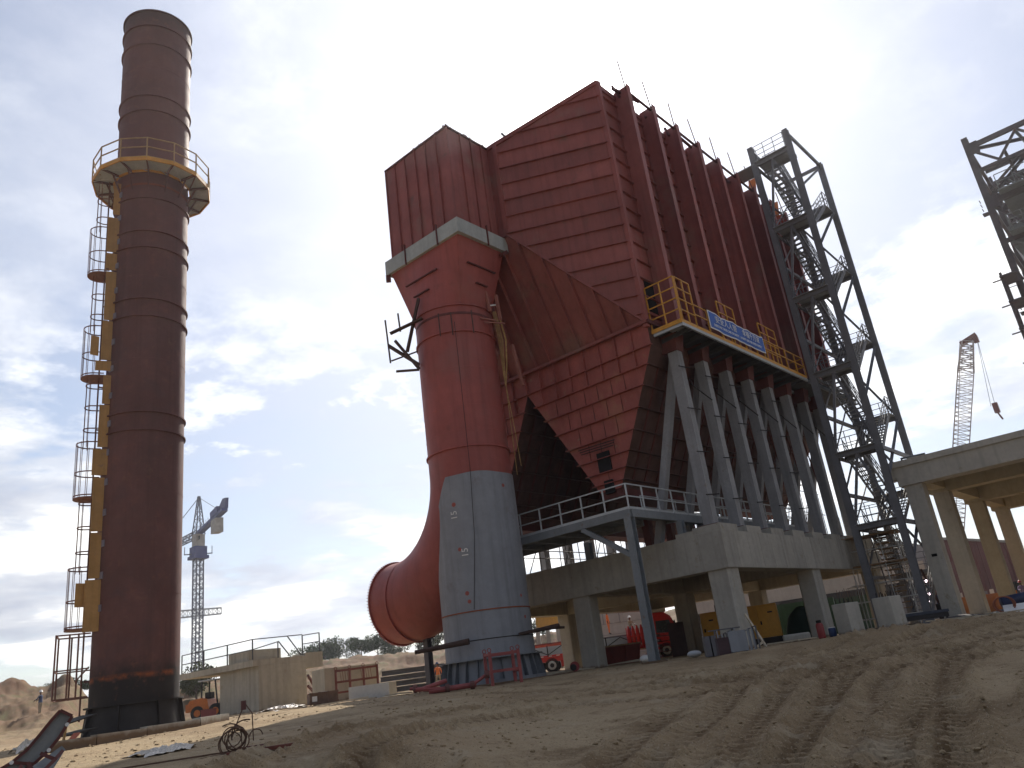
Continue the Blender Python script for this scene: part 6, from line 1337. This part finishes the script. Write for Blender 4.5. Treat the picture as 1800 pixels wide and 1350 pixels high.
# --- gratings, bags, prop
gt = thing('grating_stack', 'stack of grey steel frames standing on edge at the corner column', 'gratings', local=True)
for k in range(9): 
    y = -.95+.16*k+(.15 if k > 3 else 0); hgt = .85-.05*(k % 4)
    for p, q in (((-.35, y, 0), (-.35, y, hgt)), ((.35, y, 0), (.35, y, hgt)), ((-.35, y, hgt), (.35, y, hgt)), ((-.35, y, .03), (.35, y, .03))): bar('frame_bar', gt, p, q, .05, .04, GREYP if k % 3 else DST)
for yy in (.55, .8): boxp('panel', gt, (-.4, yy, 0), (.3, yy+.2, .72), DST)
boxp('panel', gt, (-.38, -.55, .05), (-.34, .1, .78), GREYP); boxp('panel', gt, (-.40, .12, .0), (-.36, .62, .6), mat('dark_purple_steel', (.06, .03, .035), .6)); boxp('top_plank', gt, (-.35, -.4, .87), (.1, .75, .91), DST)
place(gt, gp(27.3, 32.2), yaw(27.3, 8))
bg_ = thing('cement_bags', 'two pale grey cement bags lying left of the steel frames', 'bags', local=True)
for y in (-.36, .36): 
    o = MB().box((-.25, y-.33, 0), (.25, y+.33, .3)).build('bag', mat('pale_bag', (.42, .43, .44), .8, bump=.3), bg_); s_m = o.modifiers.new('s', 'SUBSURF'); s_m.levels = s_m.render_levels = 3
place(bg_, gp(29.2, 33.5, .0), yaw(29.2, 6))
pp = thing('timber_prop', 'pale timber prop leaning against the corner column', 'prop', (*pol(25.7, 33), 0)); bar('timber', pp, gp(25.1, 34.2), (32.3, 15.75, 1.35), .07, .09, PLK); bar('brace', pp, gp(25.9, 34), gp(25.2, 34.2, .25), .06, .08, PLK)
cbx = thing('concrete_offcut', 'rounded grey concrete lump on planks by the generator', 'rubble', local=True); o = MB().box((-.35, -.6, 0), (.35, .6, .34)).build('lump', CONC, cbx); s_m = o.modifiers.new('s', 'BEVEL'); s_m.width = .09; s_m.segments = 3; place(cbx, gp(23.1, 39.5), yaw(23))
wbg = thing('white_sack', 'small white sack beside the footing of the tall post', 'sack', local=True); o = MB().box((-.2, -.28, 0), (.2, .28, .35)).build('sack', WHITE, wbg); s_m = o.modifiers.new('s', 'SUBSURF'); s_m.levels = s_m.render_levels = 3; place(wbg, gp(33.1, 36.5, .0), .4)
rf = thing('red_hose_reel', 'small red and black hose reel at the foot of the left concrete column', 'reel', local=True); MB().tube((-.15, 0, .35), (.15, 0, .35), .33, 16).build('reel', mat('dull_red', (.24, .035, .035), .5), rf); MB().tube((-.18, .1, .3), (.2, .1, .3), .22, 14).build('hub', BLACK, rf); place(rf, gp(37.9, 37.4), yaw(37.8), .65)
# --- right hand clutter: pipes, coil, orange containers, stair scaffold
bp_ = thing('blue_pipe', 'long dark blue pipe lying on the ground at the right edge', 'pipe', (*pol(10, 41), 0)); MB().tube(gp(11.0, 42.5, .45), (*pol(6.0, 44), .75), .26, 20).build('pipe', mat('dark_blue_pipe', (.035, .045, .10), .4), bp_, True)
bt = thing('dark_tarp_sheet', 'dark plastic sheet over pipes behind the low wall', 'sheet', local=True); MB().grid([[(.7*u, 2.0*v, .16*(1-u*u)+.05*math.sin(7*v)) for v in [j/12-1 for j in range(25)]] for u in [-1, -.5, 0, .5, 1]]).build('sheet', DG, bt, True); place(bt, gp(12.7, 41), yaw(12.7))
bt2 = thing('blue_tarp_table', 'long blue grey covered bench behind the broad short pier', 'bench', local=True); boxp('cover', bt2, (-.5, -1.2, .42), (.5, 1.2, .55), mat('blue_grey_tarp', (.07, .08, .11), .6)); boxp('skirt', bt2, (-.45, -1.15, .2), (.45, 1.15, .42), DG)
for y in (-1.05, 1.05): boxp('leg', bt2, (-.4, y-.05, 0), (.5, y+.05, .2), DG)
place(bt2, gp(15.4, 46), yaw(15.4))
hc = thing('hose_coil', 'orange brown hose coil propped on a white board at the right edge', 'hose coil', local=True)
for k in range(6):
    pts = [Vector((.1*math.sin(k), .32*math.cos(t)*(1+.05*k), .38+.3*math.sin(t))) for t in [2*math.pi*i/18 for i in range(19)]]; MB().path(pts, .022, 5).build('loop', mat('orange_hose', (.30, .10, .05), .6), hc)
place(hc, gp(10.9, 38.5), yaw(10.9)); wbd = loose('white_board', 'white board leaning beside the hose coil', 'board', WHITE, (.9, 1.1, .04), 10.2, 38.3, 10, .1, ry=-.5)
oc = thing('orange_container', 'orange steel container with clutter on top behind the portico columns', 'container', local=True)
OC = mat('orange_container_paint', (.50, .17, .03), .5, var=.1, scale=.5); boxp('body', oc, (-1, -1.5, 0), (1, 1.5, 1.5), OC)
for k in range(9): boxp('corrugation', oc, (-1.04, -1.4+.33*k, .1), (-1, -1.25+.33*k, 1.4), OC)
for k in range(6): boxp('clutter', oc, (-.8, -1.4+.47*k, 1.5), (-.3, -1.1+.47*k, 1.6+.25*rng.random()), WHITE if k % 2 else GREYP)
place(oc, gp(11.2, 76, -.1), yaw(11.2)); oc2 = copy_tree(oc); oc2['label'] = 'second orange container, seen between first and second portico column'; place(oc2, gp(12.9, 74, -.1), yaw(12.9)); oc['group'] = oc2['group'] = 'orange containers behind the portico'
ss = thing('stair_scaffold', 'pale tube stair scaffold standing behind the foot of the stair tower', 'scaffold', local=True)
for x in (0, 1.4):
    for y in (0, .9, 1.8, 2.7): rod('standard', ss, (x, y, 0), (x+rng.uniform(-.1, .1), y, 5.6+rng.uniform(-.6, 1.2)), .06, TUBEL)
    for z in np.arange(.6, 5.6, .9): rod('ledger', ss, (x, -.4, z), (x, 3.2+rng.uniform(-.3, .4), z+rng.uniform(-.1, .1)), .055, TUBEL)
for k in range(16): boxp('tread', ss, (.2, .2+.02*k, .3+.3*k), (1.2, .9+.02*k, .34+.3*k), WOOD)
for y in (.15, 1.1): bar('stringer', ss, (.7, y, .2), (.7, y+.3, 5.2), .06, .15, TUBE)
for z in (5.0, 3.4): boxp('platform', ss, (-.2, -.2, z), (1.6, 3.0, z+.06), WOOD)
place(ss, gp(15.6, 49.5), yaw(15.6, -5), 1.0)
wl = thing('welding_post', 'slanted machine arm with bright welding sparks beside the portico column', 'machine', local=True)
EM = bpy.data.materials.new('welding_light'); EM.use_nodes = True; e_ = EM.node_tree.nodes['Principled BSDF']; e_.inputs['Emission Color'].default_value = (1, .8, .85, 1); e_.inputs['Emission Strength'].default_value = 6
bar('arm', wl, (0, 0, .4), (0, .5, 2.9), .12, .16, DB); boxp('base', wl, (-.5, -.9, 0), (.5, .3, .9), DG)
for p in ((-.2, .4, 2.2), (-.25, .45, 1.5), (-.3, .6, 1.1)): MB().tube(p, (p[0]-.05, p[1], p[2]), .07, 8).build('spark', EM, wl)
place(wl, gp(14.2, 52), yaw(14.2))
cp_ = thing('curved_duct_segment', 'curved grey duct segment with red edge angles lying in the lower left corner', 'duct segment', local=True)
# arc seen edge-on: lies in a plane facing the viewer, ring radius about 3 m
GPN = mat('grey_plate_near', (.26, .27, .27), .55, var=.1, scale=2, bump=.08)
def arcseg(cx_, cz_, r0, r1, a0, a1, y_, w, name, m, n=18):
    P = [[(y_+dy, cx_+r*math.cos(t), cz_+r*math.sin(t)) for (r, dy) in ((r0, 0), (r1, 0), (r1, w), (r0, w), (r0, 0))] for t in [a0+(a1-a0)*i/n for i in range(n+1)]]
    return MB().grid(P).build(name, m, cp_)
# built directly in world space on a vertical plane facing the viewer at 15 m
def fr3(azd, tn, D): return Vector((D*math.cos(rad(azd)), D*math.sin(rad(azd)), EYE+tn*D))
Dp = 15.0
outer = [fr3(70.15, .0235, Dp), fr3(70.6, .0145, Dp), fr3(71.1, .003, Dp), fr3(71.7, -.010, Dp), fr3(72.4, -.0195, Dp), fr3(73.3, -.0275, Dp), fr3(74.6, -.034, Dp)]
inner = [fr3(69.5, .0165, Dp), fr3(69.75, .009, Dp), fr3(70.1, -.002, Dp), fr3(70.6, -.013, Dp), fr3(71.3, -.024, Dp), fr3(72.4, -.034, Dp), fr3(74.0, -.043, Dp)]
awy = Vector((math.cos(rad(71)), math.sin(rad(71)), 0))
def strip(name, A_, B_, th, m):
    g = MB()
    for i in range(len(A_)-1):
        g.prism([A_[i], A_[i+1], B_[i+1], B_[i]], awy*th)
    return g.build(name, m, cp_)
strip('plate', outer, inner, .012, GPN)
deep = awy*.45+Vector((0, 0, -.03))
for nm, ln in (('edge_angle', outer), ('edge_angle', inner)):
    for a, b_ in zip(ln[:-1], ln[1:]): bar(nm, cp_, a-awy*.03, b_-awy*.03, .045, .05, REDDK, awy)
    for a, b_ in zip(ln[:-1], ln[1:]): MB().prism([a, b_, b_+deep, a+deep], (0, 0, .008)).build('web_plate', GPN, cp_)
bar('edge_angle', cp_, outer[0]-awy*.03, inner[0]-awy*.03, .045, .05, REDDK, awy); bar('cross_angle', cp_, outer[4]-awy*.03, inner[4]-awy*.03, .045, .05, REDDK, awy)
for p in (inner[1], inner[3], outer[4]): MB().tube(p-awy*.06, p-awy*.03, .03, 8).build('bolt', WHITE, cp_)
cp2 = thing('flat_duct_segment', 'second grey duct plate with rusty stiffeners under the curved segment', 'duct segment', (*pol(71, 14.6), -.3))
q = [fr3(69.95, -.0105, 15.1), fr3(69.75, -.0145, 15.0), fr3(70.4, -.034, 14.7), fr3(71.6, -.045, 14.4), fr3(73.2, -.046, 14.4), fr3(71.2, -.026, 15.0)]
MB().prism(q, awy*.02).build('plate', GPN, cp2)
for a, b_ in ((fr3(71.0, -.015, 14.8), fr3(70.25, -.0225, 14.7)), (fr3(69.9, -.0155, 14.9), fr3(70.25, -.0225, 14.7)), (fr3(70.25, -.0225, 14.7), fr3(71.3, -.040, 14.4)), (fr3(71.9, -.024, 14.6), fr3(72.4, -.036, 14.4)), (fr3(71.6, -.022, 14.6), fr3(71.2, -.034, 14.5))): bar('stiffener', cp2, a-awy*.03, b_-awy*.03, .05, .03, REDDK, awy)
# yellow scrap and dark plates at the left of the chimney foot
sc = thing('scrap_heap', 'dark plates and rusty yellow offcuts heaped left of the chimney foot', 'scrap', (*pol(69.3, 33), 0))
for p, q, w, h, m in ((gp(70.1, 32.5, .62), gp(68.6, 33.5, .80), .7, .04, BLACK), (gp(70.0, 32.5, .25), gp(68.6, 33.2, .35), .9, .05, BLACK), (gp(69.9, 32.2, 0), gp(69.75, 32.3, .8), .12, .05, YD), (gp(70.4, 31.5, .05), gp(69.3, 31.7, .02), .3, .05, YD), (gp(69.6, 31.3, .05), gp(69.2, 31.8, .3), .2, .04, mat('orange_red_box', (.45, .10, .04), .6)), (gp(70.3, 32, 0), gp(70.5, 32.4, .5), .1, .2, WHITE)): bar('offcut', sc, p, q, w, h, m)
# debris heap on the bank left
dbh = thing('cloth_heap', 'heap of blue and pale cloth lying on the left spoil bank', 'cloth', (*pol(72, 58), 0))
# ------------------------------------------------------------------ trees on the skyline
LF = mat('leaf_green', (.055, .085, .030), .7, var=.45, scale=.6, bump=0); LF2 = mat('leaf_olive', (.085, .10, .035), .7, var=.4, scale=.6, bump=0); BK = mat('bark', (.12, .09, .07), .9)
TS = 0.66
def tree(label, azd, D, h, w, seed, m, trunk=True, group='trees along the hill crest', name='tree'):
    r = np.random.default_rng(seed); h *= TS; w *= TS*1.15; x, y = pol(azd, D); z = gz(x, y)-.3
    t = thing(name, label, 'tree' if name == 'tree' else 'bush', (x, y, z), group)
    b = MB(); top = Vector((x+r.uniform(-.3, .3), y, z+h*.6)); b.tube((x, y, z), top, .035*h, 7, .015*h)
    lob = []
    for k in range(9):
        a = r.uniform(0, 6.28); q = Vector((x+math.cos(a)*w*.5*r.uniform(.3, .95), y+math.sin(a)*w*.5*r.uniform(.3, .95), z+h*r.uniform(.45, .93)))
        b.tube(Vector((x, y, z)).lerp(top, r.uniform(.4, .95)), q, .012*h, 5, .004*h); lob.append((q, r.uniform(.16, .30)*w))
    b.build('trunk', BK, t)
    n = 2600; ctr = np.array([[*l[0]] for l in lob]); rr = np.array([l[1] for l in lob]); k = r.integers(0, len(lob), n)
    d = r.normal(size=(n, 3)); d /= np.linalg.norm(d, axis=1)[:, None]; p = ctr[k]+d*(rr[k]*r.uniform(.45, 1.08, n)**.6)[:, None]*[1, 1, .75]
    s = h*.045*r.uniform(.6, 1.4, n); u = r.normal(size=(n, 3)); u /= np.linalg.norm(u, axis=1)[:, None]; v = np.cross(u, r.normal(size=(n, 3))); v /= np.linalg.norm(v, axis=1)[:, None]
    V = np.stack([p-u*s[:, None], p+v*s[:, None]*.6, p+u*s[:, None], p-v*s[:, None]*.6], 1).reshape(-1, 3)
    me = bpy.data.meshes.new('crown'); me.from_pydata(V.tolist(), [], np.arange(4*n).reshape(-1, 4).tolist()); me.materials.append(m); link('crown', me, t)
tree('broad dark green tree leftmost of the pair left of the duct mouth', 52.2, 128, 4.8, 6.5, 1, LF); tree('second rounded green tree touching the duct mouth', 51.1, 128, 5.0, 6, 2, LF)
tree('yellow green tree just below the round duct mouth', 50.0, 128, 4.0, 5.5, 3, LF2); tree('olive tree behind the steel post under the duct', 47.3, 128, 5.5, 7, 4, LF2)
tree('low green tree above the concrete pier', 54.7, 140, 5.5, 8, 5, LF); tree('green bush tree right of the blockhouse slab', 53.7, 142, 4.2, 7, 6, LF); tree('spreading green tree over the blockhouse corner', 55.7, 140, 5.2, 7.5, 9, LF)
tree('small dark tree on the ridge left of the chimney', 69.2, 92, 2.2, 2.6, 7, LF); tree('pale olive bush behind the orange forklift', 62.6, 78, 4.2, 5, 8, LF2, name='bush')
tree('dark tree on the bank seen between silo and yellow container', 40.5, 120, 4.2, 7, 10, LF); tree('green bush behind the orange worker on the truck', 36.2, 90, 4.0, 4, 11, LF2, name='bush')
for k, (a_, d_) in enumerate(((72.6, 90), (71.4, 91), (70.6, 90.5))): tree(('tiny shrub on the far left ridge', 'small dark shrub on the ridge near the picture edge', 'twin shrub on the ridge beside the chimney ladder')[k], a_, d_, 1.0, 1.8, 20+k, LF, name='bush')
# overhead cable
S.collection.objects.unlink(dbh); bpy.data.objects.remove(dbh)

# ------------------------------------------------------------------ air
def haze(density, aniso):
    m = bpy.data.materials.new('haze_air'); m.use_nodes = True; t = m.node_tree; t.nodes.clear(); o = t.nodes.new('ShaderNodeOutputMaterial'); v = t.nodes.new('ShaderNodeVolumePrincipled')
    v.inputs['Density'].default_value = density; v.inputs['Anisotropy'].default_value = aniso; v.inputs['Color'].default_value = (.93, .95, 1, 1); t.links.new(v.outputs[0], o.inputs['Volume'])
    lo = float(min(v_.co.z for v_ in G.data.vertices))-1.0
    b = MB(); b.box((-2900, -2900, lo), (2900, 2900, 46)); h_ = b.build('haze', m); tag(h_, kind='stuff'); return h_
haze(HAZE, 0.6)
